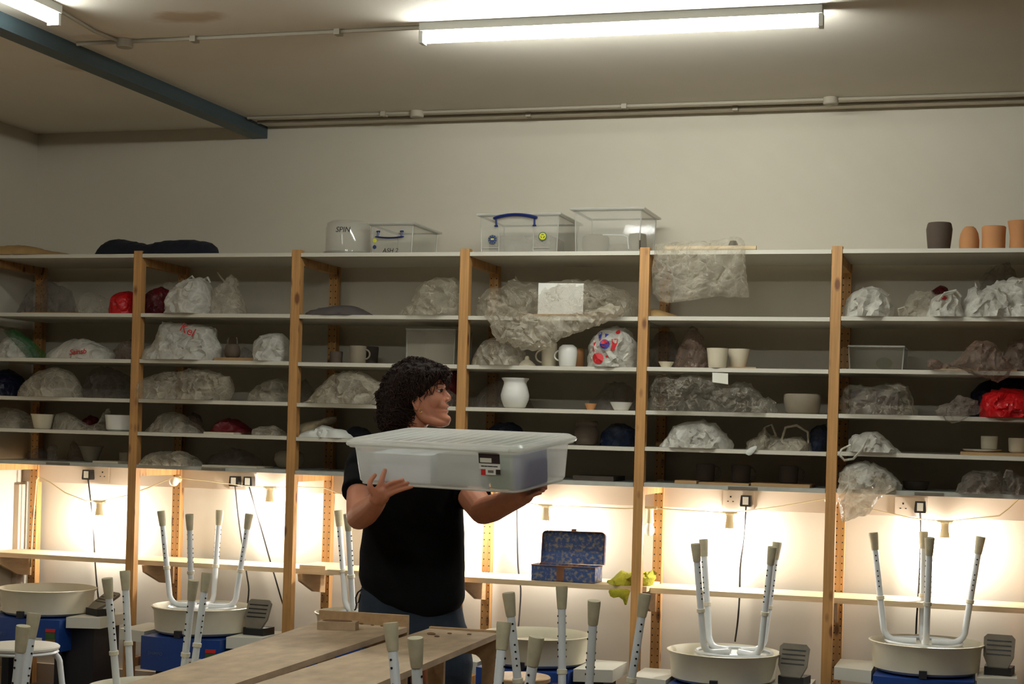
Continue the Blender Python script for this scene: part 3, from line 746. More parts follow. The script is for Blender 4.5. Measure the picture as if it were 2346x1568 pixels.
def inflate(P, zb, depth, crumple=.012, res=.014, seed=0, fold=1.0, smooth=1, back=1.0, knots=7.0):
    """solid of the given front outline (x,z), resting on z=zb, bulging to the given depth; creased like film or cloth"""
    base = [p[1] <= zb+.004 for p in P]
    P = [(p[0], zb if f else p[1]) for p, f in zip(P, base)]
    P, base = smooth_poly(P, base, smooth)
    # resample
    B, FB = [], []
    n = len(P)
    for i in range(n):
        a, b = P[i], P[(i+1) % n]; k = max(1, int(math.hypot(b[0]-a[0], b[1]-a[1])/res))
        for j in range(k):
            t = j/k; B.append((a[0]+(b[0]-a[0])*t, a[1]+(b[1]-a[1])*t)); FB.append(base[i] and (base[(i+1) % n] or j == 0))
    rnd = random.Random(seed)
    off0 = Vector((seed*1.7, seed*.9, 0))
    for i, (p, f) in enumerate(zip(B, FB)):
        if not f and p[1] > zb+.01:
            q = Vector((p[0], 0, p[1])); am = crumple*.55
            B[i] = (p[0]+am*(noise.noise(q*38+off0)+.6*noise.noise(q*85+off0)), max(zb+.004, p[1]+am*(noise.noise(q*38-off0)+.6*noise.noise(q*85-off0))))
    xs = [p[0] for p in B]; zs = [p[1] for p in B]
    free = [(P[i], P[(i+1) % n]) for i in range(n) if not (base[i] and base[(i+1) % n])] or [(P[i], P[(i+1) % n]) for i in range(n)]
    pts = []
    z = min(zs); row = 0
    while z < max(zs):
        x = min(xs)+(res/2 if row % 2 else 0)
        while x < max(xs):
            px, pz = x+rnd.uniform(-.2, .2)*res, z+rnd.uniform(-.2, .2)*res
            if in_poly(px, pz, B) and min(seg_d(px, pz, B[i], B[(i+1) % len(B)]) for i in range(len(B))) > res*.45: pts.append((px, pz))
            x += res
        z += res*.87; row += 1
    allp = B+pts; nb = len(B)
    v2, e2, f2, *_ = geometry.delaunay_2d_cdt([Vector(p) for p in allp], [(i, (i+1) % nb) for i in range(nb)], [], 1, 1e-7)
    d = []
    for p in v2: d.append(min(seg_d(p.x, p.y, a, b) for a, b in free))
    R = max(d) or .01
    R = min(R, depth*.75) if R > depth else R
    off = Vector((seed*3.7 % 11, seed*1.3 % 7, seed*2.1 % 5))
    V = []; N_ = len(v2); bset = {}
    def key(p): return (round(p[0], 5), round(p[1], 5))
    bk = {key(p): FB[i] for i, p in enumerate(B)}
    rim = [bk.get(key(p)) is False for p in v2]
    def crum(p):
        q = p*knots
        w_ = Vector((noise.noise(q*.8+off), noise.noise(q*.8+off+Vector((5, 1, 3))), noise.noise(q*.8+off+Vector((2, 7, 4)))))
        a = noise.noise(q*.7+off)
        r = q+w_*.9
        c = 1-abs(noise.noise(Vector((r.x*2.6, r.y*2.6, r.z*1.1))+off*2))*3.0        # pleats running down
        e = 1-abs(noise.noise(Vector((r.x*2.2+r.z*2.0, r.y*3, r.z*2.2-r.x*1.3))-off))*3.0   # slanting creases
        g = 1-abs(noise.noise(r*5.5+off))*2.6
        return crumple*(a*1.3+max(c, -.8)*.85+max(e, -.8)*.6+g*.30)*fold
    mb = MB()
    front = []; backv = []
    for i, p in enumerate(v2):
        q = min(1, d[i]/R); t = depth/2*math.sqrt(max(0, 1-(1-q)**2))
        if rim[i]: t = 0
        k = min(1, q*3)
        pf = Vector((p.x, -t, p.y)); pb = Vector((p.x, t*back, p.y))
        cf = crum(pf)*k; cb = crum(pb+Vector((3, 5, 1)))*k
        at_base = p.y <= zb+.001
        pf += Vector((0 if rim[i] else crum(pf+Vector((9, 2, 4)))*.5*k, -cf, 0 if at_base else crum(pf+Vector((1, 8, 3)))*.45*k))
        pb += Vector((0, cb, 0))
        if not at_base:
            pf.z = max(pf.z, zb+.001) if pf.z < zb+.002 and p.y > zb else pf.z
        front.append(len(mb.v)); mb.v.append(tuple(pf))
        if rim[i]: backv.append(front[-1])
        else: backv.append(len(mb.v)); mb.v.append(tuple(pb))
    for f in f2:
        mb.f.append(tuple(front[i] for i in f)); g = tuple(backv[i] for i in reversed(f))
        mb.f.append(g)
    # close the base
    cnt = {}
    for f in f2:
        for i in range(len(f)):
            a, b = f[i], f[(i+1) % len(f)]; cnt.setdefault((min(a, b), max(a, b)), []).append((a, b))
    for e, l in cnt.items():
        if len(l) == 1:
            a, b = l[0]
            if rim[a] and rim[b]: continue
            q = [front[b], front[a], backv[a], backv[b]]
            u = []
            for x in q:
                if x not in u: u.append(x)
            if len(u) >= 3: mb.f.append(tuple(u))
    return mb
SEED = [0]
def bag(name, label, cat, P, shelf, mat, Y=.20, depth=.22, crumple=.012, res=.014, group=None, hang=False, ties=(), smooth=None, knots=7.5, parent_label=None, zb=None):
    """P: outline in picture coordinates, placed at depth Y; shelf = (bay, level) or None with zb"""
    SEED[0] += 1
    isfilm = mat.startswith('film')
    if isfilm: crumple *= 1.35; res = min(res, .0125)
    if smooth is None: smooth = 0 if isfilm and cat in ('bag', 'plastic sheet') else 1
    z0 = SHELF[shelf]+.001 if shelf else zb
    vm = max(p[1] for p in P)
    c = at(sum(p[0] for p in P)/len(P), vm, Y)
    W = []
    for u, v in P:                      # v = 0 stands for 'on the shelf'
        q = at(u, v or vm, Y); W.append((q.x-c.x, q.z-z0 if v else 0))
    if not hang:
        W = [(x, 0 if z < .006 else z) for x, z in W]
    me = inflate(W, 0 if not hang else -9, depth, crumple, res, SEED[0], smooth=smooth, knots=knots).mesh(name, mat, angle=.75)
    o = link(name, me, None, (c.x, Y, z0))
    tag(o, label, cat, group)
    for tie in ties:      # twisted necks and loop handles
        pts = [at(u, v, Y+dy) for u, v, dy, _ in tie]
        MB().tube([p-Vector((c.x, Y, z0)) for p in pts], [r for *_, r in tie], 8, flat=.55).obj('handle', mat, o)
    return o
def pot(name, label, cat, u, v, prof, shelf, mat, Y=.16, wall=.005, handle=None, group=None, n=32, solid=False, zb=None):
    """u: centre column, v: only documents the foot; prof: (half width px, height px) from the foot up"""
    z0 = (SHELF[shelf] if shelf else zb)+.0005; p = at(u, v, Y); s = 1/ppm(p)
    pr = [(r*s, h*s) for r, h in prof]
    full = [(.0004, 0)]+pr
    if solid: full += [(.0004, pr[-1][1])]
    else:
        full += [(max(.0004, r-wall), max(z, wall)) for r, z in reversed(pr)]; full.append((.0004, wall))
    m = MB().lathe(full, n, cap0=False, cap1=False)
    if handle is None:
        o = m.obj(name, mat, None, loc=(p.x, Y, z0), angle=.9); return tag(o, label, cat, group)
    t = thing(name, label, cat, (p.x, Y, z0), group=group); m.obj('body', mat, t, angle=.9)
    for sd, x0, za, zb_, ow in handle:      # side, attach radius px, top/bottom px, reach px
        pts = []
        for i in range(9):
            a = PI*i/8; pts.append((sd*(x0+ow*math.sin(a))*s, -.002, ((za+zb_)/2+(za-zb_)/2*math.cos(a))*s))
        MB().tube(pts, [.0052]*9, 8, flat=.8).obj('handle', mat, t)
    return t
def ware_board(label, u0, u1, v, shelf, Y0=.02, Y1=.3, th=.012, mat='board_ply', group=None):
    z = SHELF[shelf]+.0004; a, b = at(u0, v, Y0), at(u1, v, Y0)
    return tag(MB().box(a.x, b.x, Y0, Y1, z, z+th).obj('ware_board', mat, None, bevel=.001), label, 'board', group)
G_BAG = 'wrapped pots and plastic bags on the shelves'
# ---- top of the shelving
bag('folded_cloth', 'tan folded cloth lying on top of the shelving at the left edge', 'cloth', [(-30, 0), (-20, 570), (20, 563), (50, 562), (80, 566), (110, 575), (150, 580), (178, 0)], (-1, 1), 'cloth_tan', .10, .22, .004)
bag('folded_fabric', 'crumpled navy fabric on top of the shelving', 'fabric', [(226, 0), (240, 565), (263, 547), (300, 552), (350, 562), (372, 552), (415, 551), (432, 549), (484, 555), (493, 566), (494, 0)], (0, 1), 'cloth_navy', .12, .24, .006)
# clear dome box
def px(u, v, Y): return at(u, v, Y)
clear('clear_plastic', rgb(214, 210, 196), .22, .06); clear('clear_edge', rgb(206, 204, 194), .45, .12); clear('clear_grey', rgb(150, 146, 134), .34, .1)
Yt = .16; zt = SHELF[(0, 1)]+.0005
p = at(797, 575, Yt); s = 1/ppm(p)
t = thing('dome_box', 'round clear plastic dome box on top of the shelving, marked with handwriting', 'box', (p.x, Yt, zt))
MB().lathe([(52*s, 0), (54*s, 4*s), (52*s, 6*s), (52*s, 62*s), (49*s, 74*s), (40*s, 79*s), (.0004, 80*s), (.0004, 78.5*s), (40*s, 77.5*s), (48*s, 72*s), (50.6*s, 62*s), (50.6*s, 2*s)], 40, cap0=False, cap1=False).obj('dome', 'clear_plastic', t)
MB().lathe([(.0004, 0), (57*s, 0), (58*s, 4*s), (56*s, 7*s), (53.5*s, 7*s), (53.5*s, 2.5*s), (.0004, 2*s)], 40, cap0=False, cap1=False).obj('base_rim', 'clear_grey', t)
text_mesh('SPIN', 17*s, 'ink_black', t, 'handwriting', (8*s, -52.6*s, 54*s), (PI/2, 0, .15), shear=.2)

def tub(name, label, u0, u1, vtop, shelf, Y, depth, rot=0, lip=.012, taper=.012, mat='clear_plastic', lid=True, edge='clear_edge'):
    """clear lidded tub: thin walls, rim, lid"""
    z0 = SHELF[shelf]+.0005; a, b = at(u0, vtop, Y), at(u1, vtop, Y)
    w = (b-a).length/math.cos(rot); h = a.z-z0
    t = thing(name, label, 'box', (a.x, Y, z0), (0, 0, rot))
    q = [(taper, taper), (w-taper, taper), (w-taper, depth-taper), (taper, depth-taper)]; Q = [(0, 0), (w, 0), (w, depth), (0, depth)]
    m = MB(); hh = h-.016
    vs = [(x, y, 0) for x, y in q]+[(x, y, hh) for x, y in Q]
    k = .003
    qi = [(taper+k, taper+k), (w-taper-k, taper+k), (w-taper-k, depth-taper-k), (taper+k, depth-taper-k)]; Qi = [(k, k), (w-k, k), (w-k, depth-k), (k, depth-k)]
    vs += [(x, y, k) for x, y in qi]+[(x, y, hh) for x, y in Qi]
    m.add(vs, [(0, 3, 2, 1)]+[(i, (i+1) % 4, 4+(i+1) % 4, 4+i) for i in range(4)]+[(8, 9, 10, 11)]+[(8+i, 12+i, 12+(i+1) % 4, 8+(i+1) % 4) for i in range(4)]+[(4+i, 4+(i+1) % 4, 12+(i+1) % 4, 12+i) for i in range(4)])
    m.obj('tub', mat, t, smooth=False)
    for x, y in ((taper*.6, taper*.6), (w-taper*.6, taper*.6), (w-taper*.6, depth-taper*.6), (taper*.6, depth-taper*.6)):
        MB().tube([(x, y, .002), (x+(taper*.5 if x > w/2 else -taper*.5), y, hh)], .003, 6).obj('corner_rib', edge, t)
    MB().tube([(0, 0, hh), (w, 0, hh), (w, depth, hh), (0, depth, hh), (0, 0, hh)], .0045, 6).obj('rim', edge, t)
    if lid:
        MB().box(-lip, w+lip, -lip, depth+lip, hh+.004, hh+.007).obj('lid', mat, t)
        MB().tube([(-lip, -lip, hh+.004), (w+lip, -lip, hh+.004), (w+lip, depth+lip, hh+.004), (-lip, depth+lip, hh+.004), (-lip, -lip, hh+.004)], .006, 6).obj('lid_rim', edge, t)
    return t, w, h
def carry_handle(t, x0, x1, y, ztop, zbot, up=True, th=.010):
    m = MB(); n = 13; pts = []
    for i in range(n):
        a = i/(n-1); x = x0+(x1-x0)*a; z = ztop+(zbot-ztop)*.0+(-(2*a-1)**2*.016 if up else (2*a-1)**2*.006)
        pts.append((x, y, z))
    m.tube(pts, [th*.75]+[th]*(n-2)+[th*.75], 8, flat=.6)
    for x in (x0+.012, x1-.012):
        z = pts[1][2]
        m.tube([(x, y, z), (x, y+.004, zbot)], .0045, 6).tube([(x-.008, y+.004, zbot), (x+.008, y+.004, zbot)], .0045, 6)
    return m.obj('carry_handle', 'handle_navy', t, label='navy plastic handle')
def round_sticker(t, x, y, z, r, mat, inner=None, glyph=None, gmat='ink_black'):
    m = MB().lathe([(.0004, 0), (r, 0), (r, .0012), (.0004, .0012)], 24, cap0=False, cap1=False); o = m.obj('sticker', mat, t, loc=(x, y, z), rot=(PI/2, 0, 0))
    if inner:
        m = MB().lathe([(.0004, 0), (r*.80, 0), (r*.80, .0018), (.0004, .0018)], 24, cap0=False, cap1=False); m.obj('sticker_face', inner, o)
    if glyph == 'recycle':
        m = MB()
        for i in range(3):
            a = PI/2+i*2*PI/3
            A = [(r*.42*math.cos(a+d), r*.42*math.sin(a+d), .0022) for d in (-.75, -.3, .15, .5)]
            m.tube(A, [r*.07, r*.07, r*.07, r*.15], 5)
        m.obj('recycling_arrows', gmat, o)
    if glyph == 'ring':
        m = MB()
        for i in range(10):
            a = i*PI/5; m.sphere((r*.82*math.cos(a), r*.82*math.sin(a), .002), r*.08, 6, 4)
        m.box(-r*.35, r*.35, -r*.1, r*.22, .0015, .0025); m.obj('emblem', 'sticker_lime', o)
    return o
t, w, h = tub('handle_box', 'low clear storage box with a small navy handle, on top of the shelving', 851, 946, 508, (0, 1), .05, .36)
k = w/95
carry_handle(t, 12*k, 77*k, -.010, h-36*k, h-22*k, up=False, th=.0075)
round_sticker(t, 9*k, -.001, h-41*k, .010, 'sticker_lime'); round_sticker(t, 9*k, -.001, h-55*k, .0095, 'sticker_navy')
text_mesh('ASH 2', .030, 'ink_black', t, 'handwriting', (45*k, -.0012, h-63*k), (PI/2, 0, 0), shear=.2)
t, w, h = tub('handle_box', 'tall clear storage box with a large navy carrying handle and two round stickers', 1101, 1280, 487, (2, 1), .04, .38)
k = w/179
carry_handle(t, 33*k, 132*k, -.014, h-7*k, h-31*k, up=True, th=.014)
round_sticker(t, 29*k, .002, h-60*k, .021, 'sticker_navy', 'sticker_navy', 'ring'); round_sticker(t, 144*k, .001, h-54*k, .020, 'sticker_green', 'sticker_lime', 'recycle')
for x in (44*k, 123*k): MB().box(x-.002, x+.002, .001, .006, .002, h*.62).obj('wall_rib', 'clear_edge', t)
for x0, x1 in ((4*k, 44*k), (123*k, 160*k)):
    for z in (.004, .022): MB().box(x0, x1, .003, .008, z, z+.003).obj('wall_rib', 'clear_edge', t)
MB().box(.03, w-.05, .05, .30, .006, .085).obj('contents', 'film_grey', t)
t, w, h = tub('lidded_box', 'clear box with an overhanging lid and grey pots inside, on top of the shelving', 1316, 1470, 474, (2, 1), .06, .34, lip=.014, taper=.016)
MB().lathe([(.0004, .004), (.05, .004), (.065, .04), (.062, .085), (.05, .095), (.0004, .097)], 24, (.075, .12, 0), False, False).obj('contents', 'clay_grey', t)
MB().lathe([(.0004, .004), (.045, .004), (.055, .03), (.05, .05), (.0004, .052)], 24, (.19, .13, 0), False, False).obj('contents', 'clay_grey', t)
MB().lathe([(.0004, .004), (.04, .004), (.045, .05), (.04, .11), (.0004, .112)], 24, (.25, .22, 0), False, False).obj('contents', 'clay_grey', t)
MB().tube([(.13, .03, .085), (.225, .03, .083), (.245, .03, .075), (.252, .03, .02)], .0028, 6).obj('wire_rack', 'leg_white', t)
MB().tube([(w-.004, .002, .055), (w-.004, .002, .015)], .004, 6).obj('latch', 'clay_dark', t)
# wooden rolling pin under a hanging plastic sheet
a, b = at(1524, 567, .05), at(1733, 567, .05)
zr = SHELF[(3, 1)]+.014
t = thing('rolling_pin', 'wooden rod lying on the shelf top under the hanging plastic sheet', 'rod', (a.x, .05, zr))
MB().tube([(0, 0, 0), (b.x-a.x, 0, 0)], .0125, 14).obj('rod', 'pine_x', t)
P = [(1500, 560), (1525, 556), (1620, 553), (1650, 548), (1680, 541), (1700, 545), (1707, 560), (1709, 620), (1716, 665), (1716, 683), (1690, 682), (1640, 680), (1590, 686), (1560, 692), (1530, 696), (1508, 690), (1495, 672), (1493, 640), (1495, 600)]
bag('plastic_sheet', 'crumpled clear plastic sheet hanging from the rod over the shelf edge', 'plastic sheet', P, (3, 1), 'film_clear', -.028, .05, .006, .012, hang=True)
MB().sphere((0, 0, 0), .021, 14, 10)
o = MB().lathe([(.0004, -.02), (.014, -.018), (.021, -.006), (.021, .006), (.014, .018), (.0004, .02)], 20, cap0=False, cap1=False).obj('clay_ball', 'clay_dark', None, loc=at(1680, 552, .10))
o.location.z = SHELF[(3, 1)]+.0285; tag(o, 'small dark round lump behind the wooden rod, under the plastic sheet', 'lump'); o.scale = (1, 1, 1.35)
# cups on top, right
gc = 'unglazed cups on top of the shelving'
pot('cup', 'dark brown unglazed cup on top of the shelving, the darkest of four', 'cup', 2151, 569, [(22, 0), (25, 3), (28, 30), (29.5, 48), (27, 60), (25, 63)], (4, 1), 'clay_brown', .08, group=gc)
pot('cup', 'terracotta egg-shaped cup with a narrow rounded top on the shelving', 'cup', 2220, 569, [(20, 0), (22, 3), (22.5, 22), (20, 38), (14, 50), (9, 54)], (4, 1), 'terracotta', .08, group=gc)
pot('cup', 'straight terracotta cup between the egg-shaped one and the picture edge', 'cup', 2276, 569, [(23, 0), (26, 2), (26, 30), (27, 52), (25, 54)], (4, 1), 'terracotta', .08, group=gc)
pot('cup', 'tall terracotta cup cut off by the right edge of the picture', 'cup', 2336, 569, [(21, 0), (23, 4), (22, 30), (26, 55), (28, 66)], (4, 1), 'terracotta', .08, group=gc)

# ---- bay at the left edge
ware_board('thin wooden board under dark wrapped clay in the left-edge bay', 48, 180, 716, (-1, 2), .12, .38)
bag('wrapped_clay', 'dark wrapped clay on a board in the left-edge bay, second shelf', 'bag', [(40, 0), (50, 700), (70, 672), (95, 655), (110, 640), (125, 655), (160, 668), (180, 0)], (-1, 2), 'film_dark', .24, .16, .014).location.z += .012
bag('plastic_bag', 'dim clear bag beside the red bag, second shelf at the left', 'bag', [(178, 0), (182, 690), (205, 668), (232, 676), (258, 690), (268, 0)], (-1, 2), 'film_clear', .2, .2, .012, group=G_BAG)
bag('plastic_bag', 'red plastic bag left of the first post, second shelf', 'bag', [(258, 0), (262, 685), (275, 671), (300, 667), (318, 675), (322, 0)], (-1, 2), 'film_red', .10, .18, .007)
bag('plastic_bag', 'crumpled whitish bag under a green sheet, third shelf at the left edge', 'bag', [(2, 0), (4, 792), (18, 773), (38, 771), (60, 785), (78, 805), (84, 0)], (-1, 3), 'film_white', .10, .2, .012, group=G_BAG)
bag('plastic_sheet', 'green translucent plastic sheet, third shelf at the left edge', 'plastic sheet', [(8, 758), (30, 752), (60, 770), (95, 800), (120, 0), (60, 0), (40, 795)], (-1, 3), 'film_green', .05, .06, .006)
o = bag('printed_bag', 'white carrier bag with red lettering, third shelf at the left', 'bag', [(112, 0), (116, 808), (140, 792), (165, 778), (195, 776), (225, 786), (250, 800), (264, 812), (262, 0)], (-1, 3), 'film_white', .12, .22, .007, group=G_BAG)
t = o; q = at(175, 806, -.02)
text_mesh("Sainsb", .042, 'ink_red', o, 'lettering', (Vector((q.x, -.004, q.z))-Vector(o.location)), (PI/2-.45, -.08, 0), extrude=.001, spacing=.92)
bag('plastic_bag', 'clear bag over brown clay beside the first post, third shelf', 'bag', [(262, 0), (268, 800), (285, 782), (312, 776), (322, 0)], (-1, 3), 'film_brown', .22, .16, .01, group=G_BAG)
bag('plastic_bag', 'navy bag on the fourth shelf, cut by the left edge', 'bag', [(-20, 0), (-20, 850), (20, 846), (42, 860), (52, 880), (56, 0)], (-1, 4), 'film_navy', .2, .24, .008, group=G_BAG)
bag('plastic_bag', 'round clear bag holding a pale ball, fourth shelf at the left', 'bag', [(50, 0), (52, 890), (70, 866), (98, 847), (130, 842), (158, 850), (172, 868), (182, 890), (188, 0)], (-1, 4), 'film_mid', .08, .24, .012, group=G_BAG)
bag('plastic_bag', 'dark clear bag left of the first post, fourth shelf', 'bag', [(184, 0), (192, 890), (212, 850), (230, 838), (262, 845), (292, 860), (308, 0)], (-1, 4), 'film_dark', .22, .24, .014, group=G_BAG)
bag('plastic_bag', 'clear bag over a bowl, fifth shelf at the left edge', 'bag', [(-20, 0), (-16, 940), (12, 934), (48, 940), (68, 955), (76, 0)], (-1, 5), 'film_mid', .16, .22, .008, group=G_BAG)
pot('bowl', 'cream bowl with sloping sides, fifth shelf at the left', 'bowl', 97, 982, [(16, 0), (19, 3), (25, 30), (27, 34)], (-1, 5), 'bisque', .07)
bag('plastic_bag', 'whitish bag twisted to a point over a dish, fifth shelf at the left', 'bag', [(124, 0), (128, 950), (150, 944), (180, 960), (205, 975), (228, 968), (244, 938), (252, 936), (243, 970), (240, 0)], (-1, 5), 'film_mid', .12, .14, .006, group=G_BAG)
bag('plastic_bag', 'small red bag behind the twisted bag, fifth shelf at the left', 'bag', [(188, 0), (192, 962), (208, 950), (224, 958), (230, 0)], (-1, 5), 'film_maroon', .30, .12, .006, group=G_BAG)
pot('bowl', 'white straight-sided bowl beside the first post, fifth shelf', 'bowl', 277, 987, [(26, 0), (33, 4), (36, 34), (37, 37)], (-1, 5), 'glaze_white', .10)
bag('plastic_bag', 'small crumpled dim bag, lowest shelf at the left edge', 'bag', [(62, 0), (66, 1034), (84, 1026), (105, 1032), (112, 0)], (-1, 6), 'film_dark', .20, .1, .008, group=G_BAG)
bag('plastic_bag', 'upright dim twist of plastic, lowest shelf at the left', 'bag', [(108, 0), (110, 1030), (118, 1018), (130, 1022), (132, 0)], (-1, 6), 'film_grey', .22, .06, .006, group=G_BAG)
bag('plastic_bag', 'greenish-grey peaked plastic beside a bowl, lowest shelf at the left', 'bag', [(154, 0), (160, 1030), (168, 1004), (176, 1018), (192, 1040), (200, 0)], (-1, 6), 'film_dark', .26, .1, .006, group=G_BAG)
ware_board('pale tile under a bowl, lowest shelf of the left-edge bay', 212, 270, 1057, (-1, 6), .03, .2, .010, 'bisque')
pot('bowl', 'grey-cream conical bowl, lowest shelf at the left', 'bowl', 208, 1056, [(12, 0), (15, 3), (26, 32), (29, 36)], (-1, 6), 'clay_grey', .2)
pot('cup', 'small grey cup left of the first post, lowest shelf', 'cup', 288, 1056, [(12, 0), (14, 2), (15, 24)], (-1, 6), 'clay_grey', .2)

# ---- bay with the knotted bags
bag('plastic_bag', 'dark red plastic bag right of the first post, second shelf', 'bag', [(326, 0), (328, 690), (345, 668), (368, 658), (388, 665), (394, 700), (392, 0)], (0, 2), 'film_maroon', .26, .18, .007, group=G_BAG)
bag('plastic_bag', 'wisp of clear film above the dark red bag, second shelf', 'plastic film', [(368, 0), (372, 655), (382, 645), (398, 648), (404, 660), (404, 0)], (0, 2), 'film_clear', .34, .05, .004)
bag('plastic_bag', 'large knotted white plastic bag, left of the pair on the second shelf', 'bag', [(382, 0), (384, 692), (396, 668), (414, 650), (428, 640), (446, 636), (468, 638), (479, 650), (482, 668), (488, 690), (487, 0)], (0, 2), 'film_white', .08, .22, .016, group=G_BAG, ties=[[(448, 645, -.02, .014), (440, 633, -.03, .009), (430, 640, -.03, .006)], [(462, 645, 0, .012), (476, 636, -.02, .008), (482, 648, -.02, .005)]])
bag('plastic_bag', 'smaller clear knotted bag, right of the pair on the second shelf', 'bag', [(486, 0), (489, 680), (498, 660), (515, 650), (528, 632), (545, 640), (540, 658), (552, 682), (560, 705), (562, 0)], (0, 2), 'film_mid', .14, .18, .014, group=G_BAG, ties=[[(520, 652, 0, .012), (506, 636, -.01, .007), (498, 624, -.01, .003)]])
o = bag('printed_bag', 'large white carrier bag folded over, with upside-down red letters, third shelf', 'bag', [(324, 0), (330, 800), (352, 790), (362, 772), (372, 740), (390, 736), (430, 742), (470, 746), (494, 752), (494, 775), (506, 790), (508, 806), (505, 0)], (0, 3), 'film_white', .10, .24, .012, .013, group=G_BAG)
q = at(430, 757, -.02)
text_mesh('Kel', .062, 'ink_red', o, 'lettering', Vector((q.x, -.02, q.z))-Vector(o.location), (PI/2-.25, .42, 0), extrude=.001)
ware_board('thin tan board under the small handled pot, third shelf', 490, 582, 825, (0, 3), .04, .2, .016)
pot('small_pot', 'small brown pot with two upright lug handles, third shelf', 'pot', 532, 820, [(13, 0), (17, 4), (19, 16), (16, 27), (14, 30)], (0, 3), 'clay_brown', .10, handle=[(-1, 9, 46, 26, 3), (1, 9, 46, 26, 3)]).location.z += .0165
bag('plastic_bag', 'scrap of grey film behind the small handled pot, third shelf', 'plastic film', [(550, 0), (552, 800), (565, 796), (578, 806), (582, 0)], (0, 3), 'film_grey', .26, .08, .006)
bag('plastic_bag', 'tight white ball-shaped bag left of the second post, third shelf', 'bag', [(586, 0), (584, 800), (590, 780), (606, 767), (630, 764), (652, 770), (664, 788), (668, 810), (664, 0)], (0, 3), 'film_white', .10, .22, .012, group=G_BAG)
bag('plastic_bag', 'broad crumpled clear bag over pots, left of the fourth shelf pair', 'bag', [(324, 0), (326, 870), (345, 862), (378, 850), (415, 848), (455, 847), (500, 852), (525, 862), (532, 890), (528, 905), (520, 0)], (0, 4), 'film_mid', .08, .26, .018, group=G_BAG)
bag('plastic_bag', 'clear crumpled bag left of the second post, fourth shelf', 'bag', [(572, 0), (576, 900), (592, 885), (620, 870), (648, 868), (668, 880), (672, 0)], (0, 4), 'film_clear', .16, .22, .014, group=G_BAG)
bag('plastic_bag', 'bag with a pale mound and a flat top bundle, fifth shelf', 'bag', [(336, 0), (340, 984), (362, 962), (372, 948), (400, 944), (424, 952), (428, 962), (448, 970), (462, 984), (464, 0)], (0, 5), 'film_mid', .14, .22, .01, group=G_BAG)
bag('plastic_bag', 'small tan wrapped lump beside the pale mound, fifth shelf', 'bag', [(426, 0), (430, 960), (440, 946), (456, 950), (464, 966), (463, 0)], (0, 5), 'film_brown', .26, .1, .008, group=G_BAG)
ware_board('white tile under the red bag, fifth shelf', 466, 535, 998, (0, 5), .02, .2, .009, 'bisque')
bag('plastic_bag', 'flattened dark red bag, fifth shelf left of the second post', 'bag', [(484, 0), (490, 985), (505, 968), (525, 962), (548, 968), (570, 985), (582, 0)], (0, 5), 'film_maroon', .16, .18, .008, group=G_BAG).location.z += .0095
bag('plastic_bag', 'small crumple of clear film left of the second post, fifth shelf', 'bag', [(580, 0), (584, 985), (600, 977), (630, 978), (650, 988), (655, 0)], (0, 5), 'film_mid', .08, .14, .01, group=G_BAG)
bag('plastic_bag', 'low crumpled clear bag hanging slightly over the lowest shelf edge', 'bag', [(326, 0), (334, 1045), (352, 1036), (380, 1035), (420, 1034), (445, 1045), (456, 1060), (458, 0)], (0, 6), 'film_mid', .06, .2, .014, group=G_BAG)
ware_board('pale flat tile on the lowest shelf between two crumpled bags', 462, 588, 1075, (0, 6), .03, .22, .008, 'bisque')
bag('plastic_bag', 'rounded clear bag over a low pot, lowest shelf', 'bag', [(476, 0), (482, 1052), (505, 1038), (535, 1030), (570, 1038), (592, 1055), (598, 0)], (0, 6), 'film_dark', .22, .2, .01, group=G_BAG).location.z += .0085
pot('round_pot', 'dim round pot behind the second post, lowest shelf', 'pot', 662, 1080, [(20, 0), (27, 5), (35, 20), (32, 34), (22, 40), (20, 41)], (0, 6), 'clay_grey', .22)

# ---- bay with the dome box on top
bag('grey_cloth', 'dark grey cloth draped in a low dome, second shelf', 'cloth', [(708, 0), (716, 712), (745, 704), (775, 699), (815, 702), (838, 712), (862, 0)], (1, 2), 'cloth_grey', .12, .26, .004)
bag('plastic_bag', 'clear crumpled bag leaning on the third post, second shelf', 'bag', [(905, 0), (925, 712), (945, 690), (955, 665), (975, 645), (1000, 638), (1025, 634), (1052, 640), (1062, 660), (1062, 0)], (1, 2), 'film_clear', .10, .24, .02, group=G_BAG)
pot('cup', 'small dim brown cup, third shelf left of the person\'s head', 'cup', 770, 830, [(13, 0), (14, 2), (15, 28), (14, 30)], (1, 3), 'clay_brown', .22)
pot('mug', 'taller dim clay mug with a handle, third shelf left of the person\'s head', 'mug', 819, 832, [(17, 0), (19, 2), (20, 40), (19, 42)], (1, 3), 'clay_grey', .16, handle=[(1, 19, 34, 12, 11)])
pot('cup', 'dark cup behind the mug, third shelf left of the person\'s head', 'cup', 850, 832, [(14, 0), (15, 2), (17, 40), (16, 43)], (1, 3), 'clay_dark', .28)
clear('film_box', rgb(176, 168, 150), .42, .3)
t, w, h = tub('frosted_tub', 'frosted square plastic tub above the person\'s head, third shelf', 931, 1043, 747, (1, 3), .14, .26, mat='film_box', lid=False, taper=.008)
bag('plastic_bag', 'pale tent-shaped bag over a bundle, fourth shelf left of the person\'s hair', 'bag', [(706, 0), (712, 912), (735, 885), (762, 860), (790, 850), (825, 853), (855, 862), (880, 885), (892, 0)], (1, 4), 'film_mid', .08, .26, .014, group=G_BAG, ties=[[(712, 918, -.12, .008), (690, 925, -.14, .004)]])
bag('plastic_bag', 'dim bag right of the second post, fourth shelf', 'bag', [(686, 0), (686, 880), (700, 868), (716, 890), (722, 0)], (1, 4), 'film_dark', .3, .12, .01, group=G_BAG)
